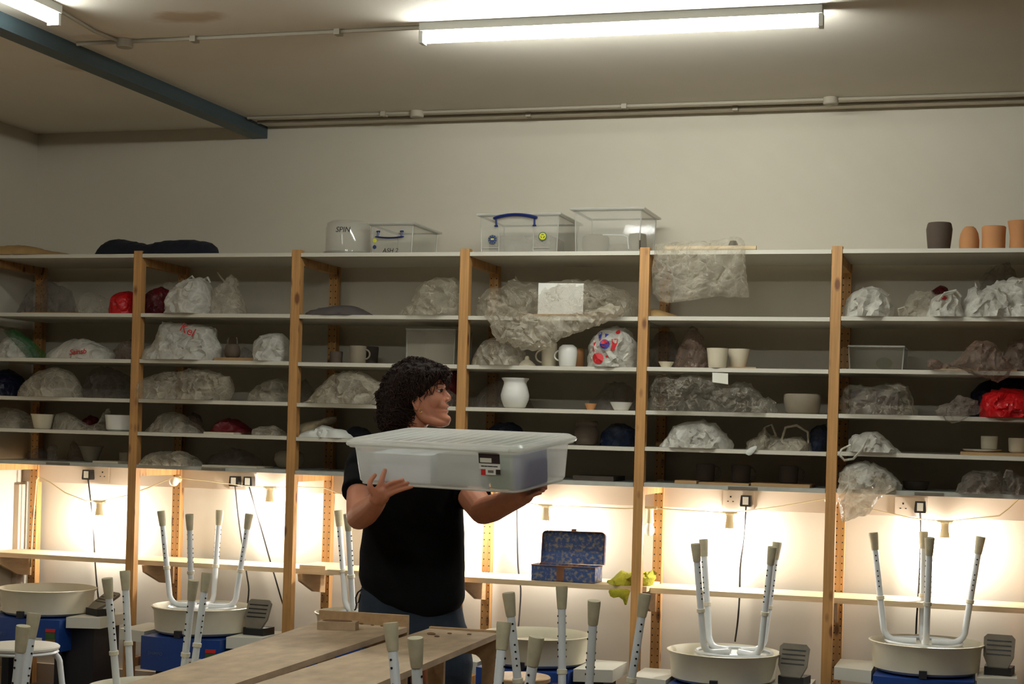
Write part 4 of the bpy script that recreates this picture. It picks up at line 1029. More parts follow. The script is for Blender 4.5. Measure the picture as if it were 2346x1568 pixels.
bag('plastic_bag', 'dark red bag behind the person\'s face, fourth shelf', 'bag', [(1000, 0), (1004, 870), (1020, 855), (1050, 850), (1056, 870), (1056, 0)], (1, 4), 'film_maroon', .3, .14, .008, group=G_BAG)
bag('plastic_bag', 'grey crumpled film behind the person\'s nose, fourth shelf', 'bag', [(1010, 0), (1014, 905), (1030, 893), (1046, 905), (1050, 0)], (1, 4), 'film_grey', .14, .1, .012, group=G_BAG)
bag('folded_cloth', 'stack of folded beige cloths right of the second post, fifth shelf', 'cloth', [(684, 0), (686, 972), (705, 966), (735, 962), (752, 956), (775, 953), (765, 968), (745, 985), (740, 0)], (1, 5), 'cloth_beige', .18, .2, .006)
bag('crumpled_cloth', 'white crumpled cloth on the fifth shelf left of the carried box', 'cloth', [(684, 0), (690, 992), (715, 985), (745, 972), (760, 980), (790, 985), (800, 996), (812, 0)], (1, 5), 'cloth_white', .07, .14, .014)
bag('crumpled_cloth', 'dark crumpled cloth beside the white one, fifth shelf', 'cloth', [(790, 0), (795, 985), (815, 975), (840, 982), (862, 0)], (1, 5), 'cloth_navy', .2, .14, .01)
# ---- bay with the two lidded boxes
o = MB().box(-.105, .105, -.09, .09, 0, .145).obj('plaster_block', 'glaze_white', None, bevel=.006)
p = at(1290, 720, .16); o.location = (p.x, .16, SHELF[(2, 2)]+.0125); o.rotation_euler = (0, 0, .12)
tag(o, 'white plaster block half wrapped in clear film, second shelf', 'block')
ware_board('thin board under the white plaster block, second shelf', 1190, 1400, 724, (2, 2), .03, .36, .012)
bag('plastic_sheet', 'large clear sheet heaped around the white block, second shelf', 'plastic sheet', [(1092, 0), (1100, 690), (1128, 655), (1150, 660), (1165, 652), (1185, 637), (1196, 652), (1215, 655), (1260, 645), (1310, 640), (1370, 643), (1392, 655), (1415, 662), (1440, 672), (1458, 690), (1460, 0)], (2, 2), 'film_clear', .19, .36, .02, .016)
bag('plastic_sheet', 'creased clear sheet hanging down over the shelf edge below the white block', 'plastic sheet', [(1118, 690), (1140, 688), (1165, 700), (1200, 718), (1240, 722), (1300, 722), (1350, 712), (1390, 700), (1425, 702), (1430, 716), (1400, 735), (1360, 752), (1320, 765), (1285, 775), (1268, 795), (1240, 802), (1210, 806), (1180, 798), (1165, 785), (1150, 788), (1130, 770), (1122, 740), (1108, 722)], (2, 2), 'film_mid', -.045, .06, .016, .012, hang=True)
bag('plastic_bag', 'dome-shaped clear bag right of the third post, third shelf', 'bag', [(1082, 0), (1088, 815), (1104, 788), (1125, 774), (1155, 772), (1185, 785), (1203, 808), (1212, 0)], (2, 3), 'film_mid', .10, .24, .012, group=G_BAG)
pot('pot_lid', 'small cream lid with a pointed knob, third shelf', 'lid', 1207, 840, [(20, 0), (20, 3), (13, 10), (5, 15), (5, 19), (3, 23)], (2, 3), 'bisque', .05, solid=True)
pot('mug', 'tall cream mug with a big handle on its left side, third shelf', 'mug', 1258, 840, [(15, 0), (17, 2), (18, 30), (17, 52), (17, 54)], (2, 3), 'bisque', .10, handle=[(-1, 16, 38, 10, 16)])
pot('jug', 'white rounded jug with a handle on its left side, third shelf', 'jug', 1300, 841, [(17, 0), (19, 2), (21, 18), (22, 34), (20, 44), (14, 49), (12, 50)], (2, 3), 'glaze_white', .05, handle=[(-1, 19, 36, 14, 12)])
pot('mug', 'pinkish brown mug partly behind the white jug, third shelf', 'mug', 1323, 840, [(13, 0), (15, 2), (15, 42), (14, 45)], (2, 3), 'terracotta', .20)
o = bag('printed_bag', 'white bag printed with red and blue flowers, third shelf by the fourth post', 'bag', [(1346, 0), (1348, 800), (1356, 778), (1370, 762), (1390, 752), (1415, 748), (1440, 755), (1456, 775), (1462, 800), (1462, 0)], (2, 3), 'film_white', .12, .24, .012, group=G_BAG)
def print_on(o, spots):
    """flat print: thin patches lying on the front of a bag"""
    bm = bmesh.new(); bm.from_mesh(o.data); bm.verts.ensure_lookup_table()
    from mathutils.bvhtree import BVHTree
    tree = BVHTree.FromBMesh(bm)
    for nm, mat, poly in spots:
        m = MB(); vs = []
        cu = sum(p[0] for p in poly)/len(poly); cv = sum(p[1] for p in poly)/len(poly)
        ring = []
        for u, v in poly+[(cu, cv)]:
            q = at(u, v, o.location.y)-Vector(o.location)
            h = tree.ray_cast(Vector((q.x, -1, q.z)), Vector((0, 1, 0)))
            y = h[0].y if h[0] is not None else -.02
            ring.append((q.x, y-.0035, q.z))
        n = len(poly); m.add(ring, [(i, (i+1) % n, n) for i in range(n)])
        m.obj(nm, mat, o, smooth=False)
    bm.free()
def disc(u, v, r, n=12, e=1.0): return [(u+r*math.cos(2*PI*i/n), v+r*e*math.sin(2*PI*i/n)) for i in range(n)]
print_on(o, [('printed_flower', 'ink_red', disc(1386, 825, 13)), ('printed_flower', 'ink_blue', disc(1402, 793, 11)), ('printed_flower_centre', 'ink_red', disc(1402, 792, 8.5)), ('printed_petal', 'ink_red', [(1417, 782), (1428, 780), (1430, 792), (1422, 808), (1414, 806), (1418, 792)]),
             ('printed_petal', 'ink_red', [(1374, 790), (1379, 786), (1378, 812), (1372, 808)]), ('printed_leaf', 'ink_blue', [(1383, 766), (1391, 764), (1391, 780), (1385, 780)]), ('printed_leaf', 'ink_blue', [(1398, 768), (1408, 770), (1402, 778)]), ('printed_petal', 'ink_red', [(1386, 782), (1394, 780), (1390, 786)]), ('printed_petal', 'ink_red', disc(1425, 764, 5, 8)), ('printed_petal', 'ink_red', disc(1405, 821, 2.5, 6))])
pot('vase', 'white bulbous vase with a flared collar, fourth shelf', 'vase', 1179, 936, [(20, 0), (25, 3), (32, 20), (33, 30), (29, 46), (26, 56), (27, 62), (31, 66), (32, 69)], (2, 4), 'glaze_white', .08)
bag('plastic_bag', 'dim grey bag behind the white vase, fourth shelf', 'bag', [(1080, 0), (1088, 910), (1110, 888), (1135, 872), (1160, 868), (1200, 890), (1225, 0)], (2, 4), 'film_grey', .28, .18, .012, group=G_BAG)
pot('bowl', 'small tan bowl left of the white bowl, fourth shelf', 'bowl', 1353, 940, [(8, 0), (9, 2), (13, 13), (14, 15)], (2, 4), 'terracotta', .12)
pot('bowl', 'small white bowl left of the fourth post, fourth shelf', 'bowl', 1423, 942, [(15, 0), (17, 2), (24, 15), (26, 19)], (2, 4), 'glaze_white', .06)
bag('plastic_bag', 'dim clear bag behind the small white bowl, fourth shelf', 'bag', [(1342, 0), (1350, 920), (1375, 900), (1390, 880), (1420, 875), (1450, 885), (1458, 905), (1460, 0)], (2, 4), 'film_dark', .28, .2, .016, group=G_BAG)
pot('jar', 'dark lidded jar right of the carried box, fifth shelf', 'jar', 1343, 1024, [(18, 0), (24, 3), (28, 20), (27, 34), (22, 42), (24, 45), (26, 47), (26, 52), (24, 56)], (2, 5), 'clay_brown', .16)
bag('plastic_bag', 'dim bluish bag left of the fourth post, fifth shelf', 'bag', [(1374, 0), (1380, 990), (1400, 972), (1430, 970), (1456, 985), (1462, 0)], (2, 5), 'film_blue', .26, .2, .01, group=G_BAG)
ware_board('dark flat tray right of the carried box, lowest shelf', 1312, 1405, 1108, (2, 6), .1, .34, .022, 'clay_dark')
bag('plastic_bag', 'dim dark bag behind the carried box, fifth shelf', 'bag', [(1110, 0), (1116, 985), (1140, 970), (1170, 968), (1195, 980), (1205, 0)], (2, 5), 'film_navy', .2, .2, .01, group=G_BAG)

# ---- bay with the hanging sheet
bag('folded_cloth', 'tan cloth wedge right of the fourth post, second shelf', 'cloth', [(1486, 0), (1488, 708), (1505, 708), (1530, 716), (1572, 0)], (3, 2), 'cloth_tan', .16, .2, .004)
pot('bowl', 'tiny cream dish right of the fourth post, third shelf', 'bowl', 1526, 844, [(11, 0), (12, 2), (17, 11), (18, 13)], (3, 3), 'bisque', .05)
bag('plastic_bag', 'peaked dim purple-brown mesh bag, third shelf', 'bag', [(1542, 0), (1548, 815), (1560, 790), (1572, 760), (1586, 745), (1600, 755), (1615, 785), (1628, 815), (1632, 0)], (3, 3), 'film_brown', .20, .2, .012, group=G_BAG)
bag('plastic_bag', 'dim dark red bag behind the tiny dish, third shelf', 'bag', [(1488, 0), (1490, 780), (1510, 760), (1540, 758), (1555, 790), (1558, 0)], (3, 3), 'film_dark', .34, .14, .01, group=G_BAG)
pot('cup', 'cream tapered cup at the shelf edge, left of two, third shelf', 'cup', 1643, 845, [(19, 0), (20, 2), (22, 20), (24, 38), (25, 45)], (3, 3), 'bisque', .03, group='pair of cream tapered cups')
ware_board('thin tan board under the right-hand cream cup, third shelf', 1660, 1732, 845, (3, 3), .06, .22, .008)
pot('cup', 'cream tapered cup standing on a thin board, right of two, third shelf', 'cup', 1691, 845, [(17, 0), (18, 2), (21, 20), (24, 36), (25, 42)], (3, 3), 'bisque', .13, group='pair of cream tapered cups').location.z += .0085
a = at(1632, 854, -.004); b = at(1668, 856, -.004); c = at(1668, 881, -.012); d = at(1632, 876, -.012)
tag(MB().hexa([d, c, c+Vector((0, .003, 0)), d+Vector((0, .003, 0))], [a, b, b+Vector((0, .003, 0)), a+Vector((0, .003, 0))]).obj('paper_tag', 'card_white', None, smooth=False), 'cream paper tag hanging from the shelf edge below the left cup', 'tag')
bag('plastic_bag', 'big heap of shiny bubble film, fourth shelf, middle of the hanging-sheet bay', 'bag', [(1486, 0), (1490, 880), (1505, 862), (1530, 857), (1560, 862), (1590, 857), (1620, 862), (1650, 872), (1680, 880), (1700, 876), (1725, 890), (1750, 910), (1776, 920), (1780, 940), (1778, 0)], (3, 4), 'film_bubble', .10, .30, .024, .013, knots=11)
pot('bowl', 'wide tan bowl left of the fifth post, fourth shelf', 'bowl', 1838, 950, [(32, 0), (38, 4), (43, 30), (43, 44), (41, 46)], (3, 4), 'clay_grey', .14)
bag('plastic_bag', 'white bag spread over a bundle, fifth shelf', 'bag', [(1510, 0), (1518, 1014), (1535, 990), (1548, 972), (1575, 966), (1610, 962), (1640, 972), (1668, 1000), (1682, 1022), (1680, 0)], (3, 5), 'film_white', .10, .24, .014, group=G_BAG)
bag('plastic_bag', 'clear carrier bag with two loop handles standing up, fifth shelf', 'bag', [(1708, 0), (1714, 1010), (1735, 1000), (1752, 985), (1770, 1000), (1800, 1005), (1830, 1000), (1856, 1015), (1862, 0)], (3, 5), 'film_mid', .14, .2, .014, group=G_BAG, ties=[[(1752, 1010, -.05, .008), (1752, 980, -.06, .009), (1768, 973, -.06, .009), (1778, 1000, -.05, .008)], [(1790, 1010, -.05, .009), (1800, 980, -.06, .010), (1825, 975, -.06, .010), (1850, 990, -.05, .009), (1852, 1015, -.04, .008)]])
bag('plastic_bag', 'dark blue bag left of the fifth post, fifth shelf', 'bag', [(1850, 0), (1856, 990), (1870, 974), (1892, 972), (1902, 990), (1902, 0)], (3, 5), 'film_blue', .24, .16, .01, group=G_BAG)
o = bag('paper_scrap', 'torn white paper corner sticking out over the fifth shelf edge', 'paper', [(1706, 1040), (1714, 1028), (1735, 1020), (1732, 1032), (1718, 1046)], (3, 5), 'cloth_white', -.012, .006, .001, .01, hang=True)
for i, (u, w_) in enumerate(((1545, 'left'), (1600, 'middle'), (1720, 'right'))):
    ware_board('thin board on the lowest shelf under dark mugs, %s of three' % w_, u, u+(50, 115, 135)[i], 1118, (3, 6), (.05, .03, .05)[i], .30, (.014, .010, .014)[i], group='boards under the dark mugs')
for u, w_, zz in ((1615, 'left', .0105), (1697, 'middle', .0105), (1806, 'right', .0145)):
    pot('mug', 'dark brown mug with a handle on its right, %s of three on the lowest shelf' % w_, 'mug', u, 1112, [(19, 0), (21, 2), (22, 36), (21, 40)], (3, 6), 'clay_dark', .18, handle=[(1, 20, 36, 8, 15)], group='dark mugs on the lowest shelf').location.z += zz

# ---- bay with the terracotta cups
bag('plastic_bag', 'rounded pale bag right of the fifth post, second shelf', 'bag', [(1934, 0), (1936, 695), (1950, 672), (1975, 660), (2005, 657), (2030, 668), (2045, 690), (2048, 710), (2046, 0)], (4, 2), 'film_white', .10, .24, .016, group=G_BAG)
bag('plastic_bag', 'pale bag with curled handles, second shelf of the bay at the right edge', 'bag', [(2052, 0), (2058, 712), (2075, 700), (2082, 678), (2100, 668), (2130, 665), (2150, 676), (2165, 700), (2168, 0)], (4, 2), 'film_mid', .14, .2, .014, group=G_BAG, ties=[[(2060, 722, -.12, .008), (2058, 708, -.13, .008), (2072, 704, -.13, .008), (2080, 722, -.12, .008)]])
o = bag('plastic_bag', 'white bag with a red mark and twisted handles, second shelf of the right-hand bay', 'bag', [(2118, 0), (2124, 705), (2138, 685), (2160, 672), (2185, 668), (2200, 680), (2205, 705), (2214, 0)], (4, 2), 'film_white', .05, .16, .014, group=G_BAG, ties=[[(2150, 690, -.06, .010), (2165, 672, -.07, .011), (2190, 666, -.07, .011), (2202, 680, -.06, .010)]])
print_on(o, [('printed_mark', 'ink_red', disc(2164, 686, 7, 8, .6))])
bag('plastic_bag', 'large white bag with upright peaked handle, right edge of the second shelf', 'bag', [(2196, 0), (2205, 700), (2222, 668), (2235, 647), (2246, 665), (2256, 660), (2290, 645), (2330, 637), (2370, 640), (2380, 0)], (4, 2), 'film_white', .10, .26, .018, group=G_BAG)
bag('plastic_bag', 'dim maroon bag behind the white bag with a red mark, second shelf', 'bag', [(2128, 0), (2134, 668), (2152, 653), (2172, 660), (2180, 0)], (4, 2), 'film_maroon', .36, .1, .01, group=G_BAG)
bag('plastic_bag', 'limp dark film draped behind the bags, second shelf at the right', 'bag', [(2240, 0), (2245, 640), (2270, 612), (2310, 600), (2330, 630), (2340, 0)], (4, 2), 'film_dark', .40, .08, .008, group=G_BAG)
clear('film_dimbox', rgb(120, 112, 92), .30, .3)
t, w, h = tub('clear_tub', 'dim clear plastic tub with a greenish lump, right of the fifth post, third shelf', 1944, 2072, 785, (4, 3), .12, .28, mat='film_dimbox', lid=False)
MB().sphere((w*.62, .1, .035), .03, 12, 8, (1.2, 1, .9)).obj('contents', 'film_green', t)
bag('plastic_bag', 'brownish grey bag drooping over the third shelf edge at the right', 'bag', [(2122, 830), (2140, 822), (2175, 835), (2195, 825), (2220, 795), (2240, 780), (2275, 785), (2300, 815), (2322, 838), (2312, 855), (2300, 872), (2285, 876), (2250, 868), (2215, 855), (2190, 845), (2150, 848), (2125, 845)], (4, 3), 'film_brown', -.03, .10, .014, hang=True)
ware_board('thin tan board behind the drooping brownish bag, third shelf', 2140, 2330, 852, (4, 3), .08, .36, .010)
bag('plastic_bag', 'dim brown clear bag at the right edge of the third shelf', 'bag', [(2290, 0), (2300, 810), (2320, 785), (2370, 780), (2375, 0)], (4, 3), 'film_brown', .2, .2, .012, group=G_BAG).location.z += .0105
bag('plastic_bag', 'clear bag of dark printed packets right of the fifth post, fourth shelf', 'bag', [(1926, 0), (1928, 890), (1950, 882), (1990, 884), (2030, 882), (2060, 878), (2080, 884), (2090, 915), (2102, 940), (2104, 0)], (4, 4), 'film_clear', .08, .28, .018, group=G_BAG)
o = MB().box(-.10, .10, -.07, .07, 0, .11).obj('dark_packet', 'print_dark', None, bevel=.006); p = at(2005, 950, .15); o.location = (p.x, .15, SHELF[(4, 4)]+.001)
tag(o, 'dark printed packet inside the clear bag right of the fifth post, fourth shelf', 'packet')
bag('plastic_bag', 'crumpled grey-brown bag drooping over the fourth shelf edge', 'bag', [(2142, 940), (2150, 928), (2175, 925), (2192, 905), (2210, 910), (2235, 920), (2248, 935), (2240, 948), (2215, 958), (2190, 970), (2165, 965), (2150, 952)], (4, 4), 'film_grey', -.02, .12, .016, hang=True, knots=12)
bag('plastic_bag', 'bright red plastic bag at the right edge of the fourth shelf', 'bag', [(2244, 0), (2248, 925), (2252, 905), (2275, 895), (2310, 888), (2340, 895), (2375, 915), (2380, 0)], (4, 4), 'film_red', .08, .26, .012)
bag('plastic_bag', 'navy bag behind the red bag, fourth shelf', 'bag', [(2218, 0), (2224, 900), (2245, 878), (2290, 866), (2370, 866), (2372, 0)], (4, 4), 'film_navy', .32, .16, .008)
bag('plastic_bag', 'white carrier bag with a loop handle hanging over the fifth shelf edge', 'bag', [(1938, 0), (1944, 1010), (1952, 998), (1970, 995), (1990, 990), (2010, 988), (2030, 1005), (2050, 1022), (2066, 0)], (4, 5), 'film_white', .06, .2, .012, group=G_BAG,
    ties=[[(1948, 1020, -.09, .008), (1928, 1030, -.11, .008), (1922, 1042, -.12, .008), (1935, 1055, -.12, .008), (1955, 1052, -.12, .008), (1975, 1030, -.11, .008), (1988, 1005, -.09, .008)]])
ware_board('tan board under two cups, fifth shelf at the right edge', 2200, 2372, 1044, (4, 5), .03, .3, .014)
pot('plate_stack', 'white plate lying under a cream cup, fifth shelf at the right', 'plate', 2250, 1040, [(30, 0), (40, 2), (44, 6)], (4, 5), 'glaze_white', .10).location.z += .0145
pot('cup', 'cream straight cup on a white plate, fifth shelf at the right', 'cup', 2266, 1030, [(16, 0), (18, 2), (19, 29), (18, 30)], (4, 5), 'bisque', .14).location.z += .027
pot('cup', 'wider cream cup at the right edge of the fifth shelf', 'cup', 2334, 1035, [(18, 0), (22, 4), (24, 30), (23, 34)], (4, 5), 'bisque', .12).location.z += .0145
bag('plastic_bag', 'big white bag bulging on the lowest shelf right of the fifth post', 'bag', [(1926, 0), (1922, 1095), (1930, 1075), (1948, 1062), (1975, 1055), (2005, 1062), (2030, 1075), (2055, 1095), (2068, 1112), (2066, 0)], (4, 6), 'film_white', .07, .22, .018, group=G_BAG)
bag('plastic_sheet', 'white plastic hanging below the lowest shelf right of the fifth post', 'plastic sheet', [(1921, 1085), (1950, 1075), (2000, 1085), (2045, 1105), (2052, 1122), (2025, 1134), (2008, 1150), (1992, 1178), (1975, 1184), (1950, 1190), (1930, 1198), (1924, 1170), (1920, 1130)], (4, 6), 'film_mid', -.05, .05, .010, .012, hang=True)
pot('dish', 'dim dark dish on the lowest shelf of the right-hand bay', 'dish', 2098, 1128, [(22, 0), (26, 3), (30, 18), (31, 20)], (4, 6), 'clay_dark', .2)
bag('plastic_bag', 'clear greyish bag with a dark hollow, lowest shelf at the right', 'bag', [(2188, 0), (2196, 1112), (2208, 1090), (2225, 1080), (2260, 1078), (2290, 1082), (2302, 1105), (2306, 0)], (4, 6), 'film_grey', .06, .2, .016, group=G_BAG)
bag('plastic_bag', 'clear bag with an open twisted mouth, right edge of the lowest shelf', 'bag', [(2296, 0), (2300, 1085), (2312, 1074), (2330, 1085), (2350, 1095), (2372, 1090), (2374, 0)], (4, 6), 'film_grey', .08, .2, .014, group=G_BAG, ties=[[(2300, 1095, -.09, .008), (2306, 1078, -.10, .009), (2318, 1080, -.10, .009), (2322, 1105, -.09, .008), (2312, 1118, -.09, .007)]])
# yellow-green cloth on the ledge
bag('cleaning_cloth', 'yellow-green cloth crumpled on the ledge by the fourth post', 'cloth', [(1390, 0), (1392, 1330), (1404, 1320), (1420, 1308), (1438, 1314), (1455, 1306), (1478, 1309), (1496, 1304), (1506, 1312), (1502, 1328), (1496, 0)], None, 'cloth_yellow', .20, .15, .022, smooth=0, knots=14, zb=ZL+.001)
bag('cleaning_cloth', 'corner of the yellow-green cloth hanging below the ledge', 'cloth', [(1392, 1352), (1410, 1349), (1446, 1351), (1440, 1368), (1434, 1394), (1424, 1368), (1400, 1372)], None, 'cloth_yellow', .085, .012, .003, hang=True, zb=ZL)
# ------------------------------------------------------------------ the big clear box being carried
BA = Vector((2.080, -2.221, 1.373)); bL, bW, bH = .653, .365, .148
def rz(a): return Matrix.Rotation(a, 4, 'Z')
BM = Matrix.Translation(BA) @ rz(-.247) @ Matrix.Rotation(.119, 4, 'X') @ Matrix.Rotation(.011, 4, 'Y')
def box_local(u, v, y):         # where the line of sight meets the plane y=const of the box
    inv = BM.inverted(); o = inv @ CAM; d = (inv.to_3x3() @ ray(u, v)); return o+d*((y-o.y)/d.y)
def frosted(name, col, op, rough, bump):
    m = clear(name, col, op, rough); nt = m.node_tree; N = nt.nodes; L = nt.links; b = N['Principled BSDF']
    n = N.new('ShaderNodeTexNoise'); n.inputs['Scale'].default_value = 60; tc = N.new('ShaderNodeTexCoord'); L.new(tc.outputs['Object'], n.inputs['Vector'])
    bp = N.new('ShaderNodeBump'); bp.inputs['Strength'].default_value = bump; bp.inputs['Distance'].default_value = .002; L.new(n.outputs['Fac'], bp.inputs['Height']); L.new(bp.outputs[0], b.inputs['Normal'])
    tl = N.new('ShaderNodeBsdfTranslucent'); tl.inputs['Color'].default_value = (*col, 1)
    mx = N.new('ShaderNodeMixShader'); mx.inputs[0].default_value = .5
    out = N['Mix Shader']; L.new(b.outputs[0], mx.inputs[1]); L.new(tl.outputs[0], mx.inputs[2]); L.new(mx.outputs[0], out.inputs[2])
    return m
frosted('box_wall', rgb(252, 253, 251), .50, .22, .2); frosted('box_lid', rgb(244, 244, 238), .60, .2, .15); frosted('box_rim', rgb(236, 236, 230), .75, .3, .1)
bx = thing('storage_box', 'big frosted clear storage box with a ribbed lid, carried by the person', 'box'); bx.matrix_world = BM
t_ = .022; k_ = .0025; zt_ = -.018
def ring(x0, x1, y0, y1, z, r, n=5):
    pts = []
    for cx, cy, a0 in ((x1-r, y0+r, -PI/2), (x1-r, y1-r, 0), (x0+r, y1-r, PI/2), (x0+r, y0+r, PI)):
        for i in range(n): a = a0+i*PI/2/(n-1); pts.append((cx+r*math.cos(a), cy+r*math.sin(a), z))
    return pts
def shell(rings, cap=True):
    m = MB(); n = len(rings[0]); vs = [p for r in rings for p in r]
    fs = [(j*n+i, j*n+(i+1) % n, (j+1)*n+(i+1) % n, (j+1)*n+i) for j in range(len(rings)-1) for i in range(n)]
    if cap: fs.append(tuple((len(rings)-1)*n+i for i in range(n)))
    return m.add(vs, fs)
shell([ring(.010, bL-.010, .010, bW-.010, zt_, .03), ring(t_*.9, bL-t_*.9, t_*.9, bW-t_*.9, -bH+.012, .03), ring(t_+.006, bL-t_-.006, t_+.006, bW-t_-.006, -bH, .03)]).obj('tub', 'box_wall', bx, angle=.5)
fr_ = ring(.027, bL-.027, .027, bW-.027, -bH+.002, .03); MB().tube(fr_+[fr_[0]], .004, 6).obj('foot_rim', 'box_rim', bx)
shell([ring(-.004, bL+.004, -.004, bW+.004, -.026, .035), ring(-.006, bL+.006, -.006, bW+.006, -.006, .035), ring(.006, bL-.006, .006, bW-.006, .002, .03), ring(.02, bL-.02, .02, bW-.02, -.004, .025)]).obj('lid', 'box_lid', bx, angle=.5)
MB().tube([(p[0], p[1], -.014) for p in ring(-.007, bL+.007, -.007, bW+.007, 0, .035)+[ring(-.007, bL+.007, -.007, bW+.007, 0, .035)[0]]], .0075, 6).obj('lid_rim', 'box_rim', bx)
for i in range(14):
    x = .05+i*(bL-.10)/13
    MB().tube([(x, .035, -.005), (x, bW-.035, -.005)], .0038, 6, flat=.6).obj('lid_rib', 'box_rim', bx)
# printed label on the front wall
a = box_local(1097, 1026, .0105); b = box_local(1145, 1026, .0105); c = box_local(1098, 1061, .012); d = box_local(1098, 1088, .014)
lab = MB().hexa([(a.x, .0085, c.z), (b.x, .0085, c.z), (b.x, .0095, c.z), (a.x, .0095, c.z)], [(a.x, .0055, a.z), (b.x, .0055, a.z), (b.x, .0065, a.z), (a.x, .0065, a.z)]).obj('printed_label', 'print_dark', bx, smooth=False, label='printed paper label with a dark photograph')
w_ = b.x-a.x; zc_ = c.z; zd_ = d.z; zm = zc_+(zd_-zc_)*.48
def lb(x0, x1, z0, z1, mat, nm, off=0): return MB().box(a.x+w_*x0, a.x+w_*x1, .0095-off, .0105, z1, z0).obj(nm, mat, lab, smooth=False)
lb(-.01, 1.0, zc_, zm, 'sticker_white', 'label_band'); lb(.08, .28, zm-.001, zd_, 'sticker_red', 'label_patch'); lb(.31, .78, zm, zd_+.002, 'sticker_white', 'label_patch'); lb(.80, 1.0, zm, zd_+.004, 'print_dark', 'label_patch')
lb(.42, .68, zm-.003, zm-.011, 'pedal_grey', 'barcode', .001); lb(.08, .62, a.z*.35+c.z*.65, c.z+.003, 'card_white', 'label_picture', .004)
for i, (x0, x1) in enumerate(((.10, .24), (.26, .40), (.42, .66), (.68, .88))): lb(x0, x1, (zc_+zm)/2+.0015, (zc_+zm)/2-.0012, 'ink_black', 'label_print', .0012)
# what the box holds
def inside(name, label, cat, u0, u1, v0, y0, y1, mat, bev=.012, z0=-bH+.004):
    p0, p1 = box_local(u0, v0, y0), box_local(u1, v0, y0)
    o = MB().box(0, p1.x-p0.x, 0, y1-y0, 0, min(p0.z, -.03)-z0).obj(name, mat, None, bevel=bev)
    o.matrix_world = BM @ Matrix.Translation((p0.x, y0, z0)); return tag(o, label, cat)
M('pack_green', rgb(104, 128, 80), .6, var=.35, vscale=24); M('pack_blue', rgb(36, 46, 128), .6, var=.6, vscale=34, col2=rgb(170, 70, 60), contrast=3)
M('pack_mid', rgb(150, 148, 138), .7, var=.3, vscale=9)
M('pack_grey', rgb(216, 220, 224), .7, var=.3, vscale=9, bump=.4)
MATS['pack_blue'].node_tree.nodes['Color Ramp'].color_ramp.elements[0].position = .30; MATS['pack_blue'].node_tree.nodes['Color Ramp'].color_ramp.elements[1].position = .36
inside('grey_bundle', 'grey bundle filling the left half of the carried box', 'bundle', 850, 985, 1038, .08, .30, 'pack_grey', .03)
inside('grey_bundle', 'darker grey bundle in the middle of the carried box', 'bundle', 1000, 1096, 1040, .08, .30, 'pack_mid', .03)
inside('green_packet', 'dull green packet behind the label inside the carried box', 'packet', 1122, 1172, 1022, .05, .27, 'pack_green', .012)
o = MB().box(0, .085, 0, .17, 0, .108).obj('blue_packet', 'pack_blue', None, bevel=.012); o.matrix_world = BM @ Matrix.Translation((.534, .06, -bH+.004)); tag(o, 'blue patterned packet at the right end inside the carried box', 'packet')
o = MB().box(0, .56, 0, .30, 0, .004).obj('brown_board', 'board_ply', None); o.matrix_world = BM @ Matrix.Translation((.04, .05, -bH-.0062)); tag(o, 'thin brown board seen through the floor of the carried box', 'board')
bpy.data.objects.remove(o)
# ------------------------------------------------------------------ the person
M('skin', rgb(198, 130, 100), .55, var=.10, vscale=30, bump=.06, bscale=200)
M('shirt_black', rgb(9, 9, 11), .95, spec=.2, bump=.25, bscale=30)
M('jeans', rgb(38, 50, 66), .9, var=.3, vscale=16, bump=.3, bscale=260)
M('hair', rgb(26, 15, 11), .8, spec=.2, var=.4, vscale=30)
M('hair_curl', rgb(46, 27, 19), .75, spec=.25, var=.4, vscale=20)
M('eye_white', rgb(226, 218, 208), .3); M('iris', rgb(44, 34, 28), .2); M('gold', rgb(226, 178, 90), .25, 1.0); M('lip', rgb(176, 100, 84), .5); M('ink_tattoo', rgb(60, 48, 48), .8)
PD = 5.81
_o = atd(948, 985, PD); PO = Vector((_o.x, _o.y, 0)); PR = rz(YAW)
PM = Matrix.Translation(PO) @ PR; PI_ = PM.inverted()
def pl(u, v, dy=0.0): return PI_ @ atd(u, v, PD+dy)
person = None
B = MB()
def chain(pts, rad, n=14, flat=1.0, sub=4):
    """smooth tapered limb through the given points"""
    path, R = [], []
    k = len(pts)
    for i in range(k-1):
        p0, p1, p2, p3 = pts[max(i-1, 0)], pts[i], pts[i+1], pts[min(i+2, k-1)]
        r0, r1, r2, r3 = rad[max(i-1, 0)], rad[i], rad[i+1], rad[min(i+2, k-1)]
        for j in range(sub):
            s = j/sub
            path.append(.5*((2*p1)+(p2-p0)*s+(2*p0-5*p1+4*p2-p3)*s*s+(3*p1-p0-3*p2+p3)*s**3)); R.append(r1+(r2-r1)*s)
    path.append(pts[-1]); R.append(rad[-1])
    m = MB().tube(path, R, n, flat=flat)
    m.sphere(path[0], R[0]*.99, n, 8); m.sphere(path[-1], R[-1]*.99, n, 8)
    return m
def join(m): B.add(m.v, m.f)
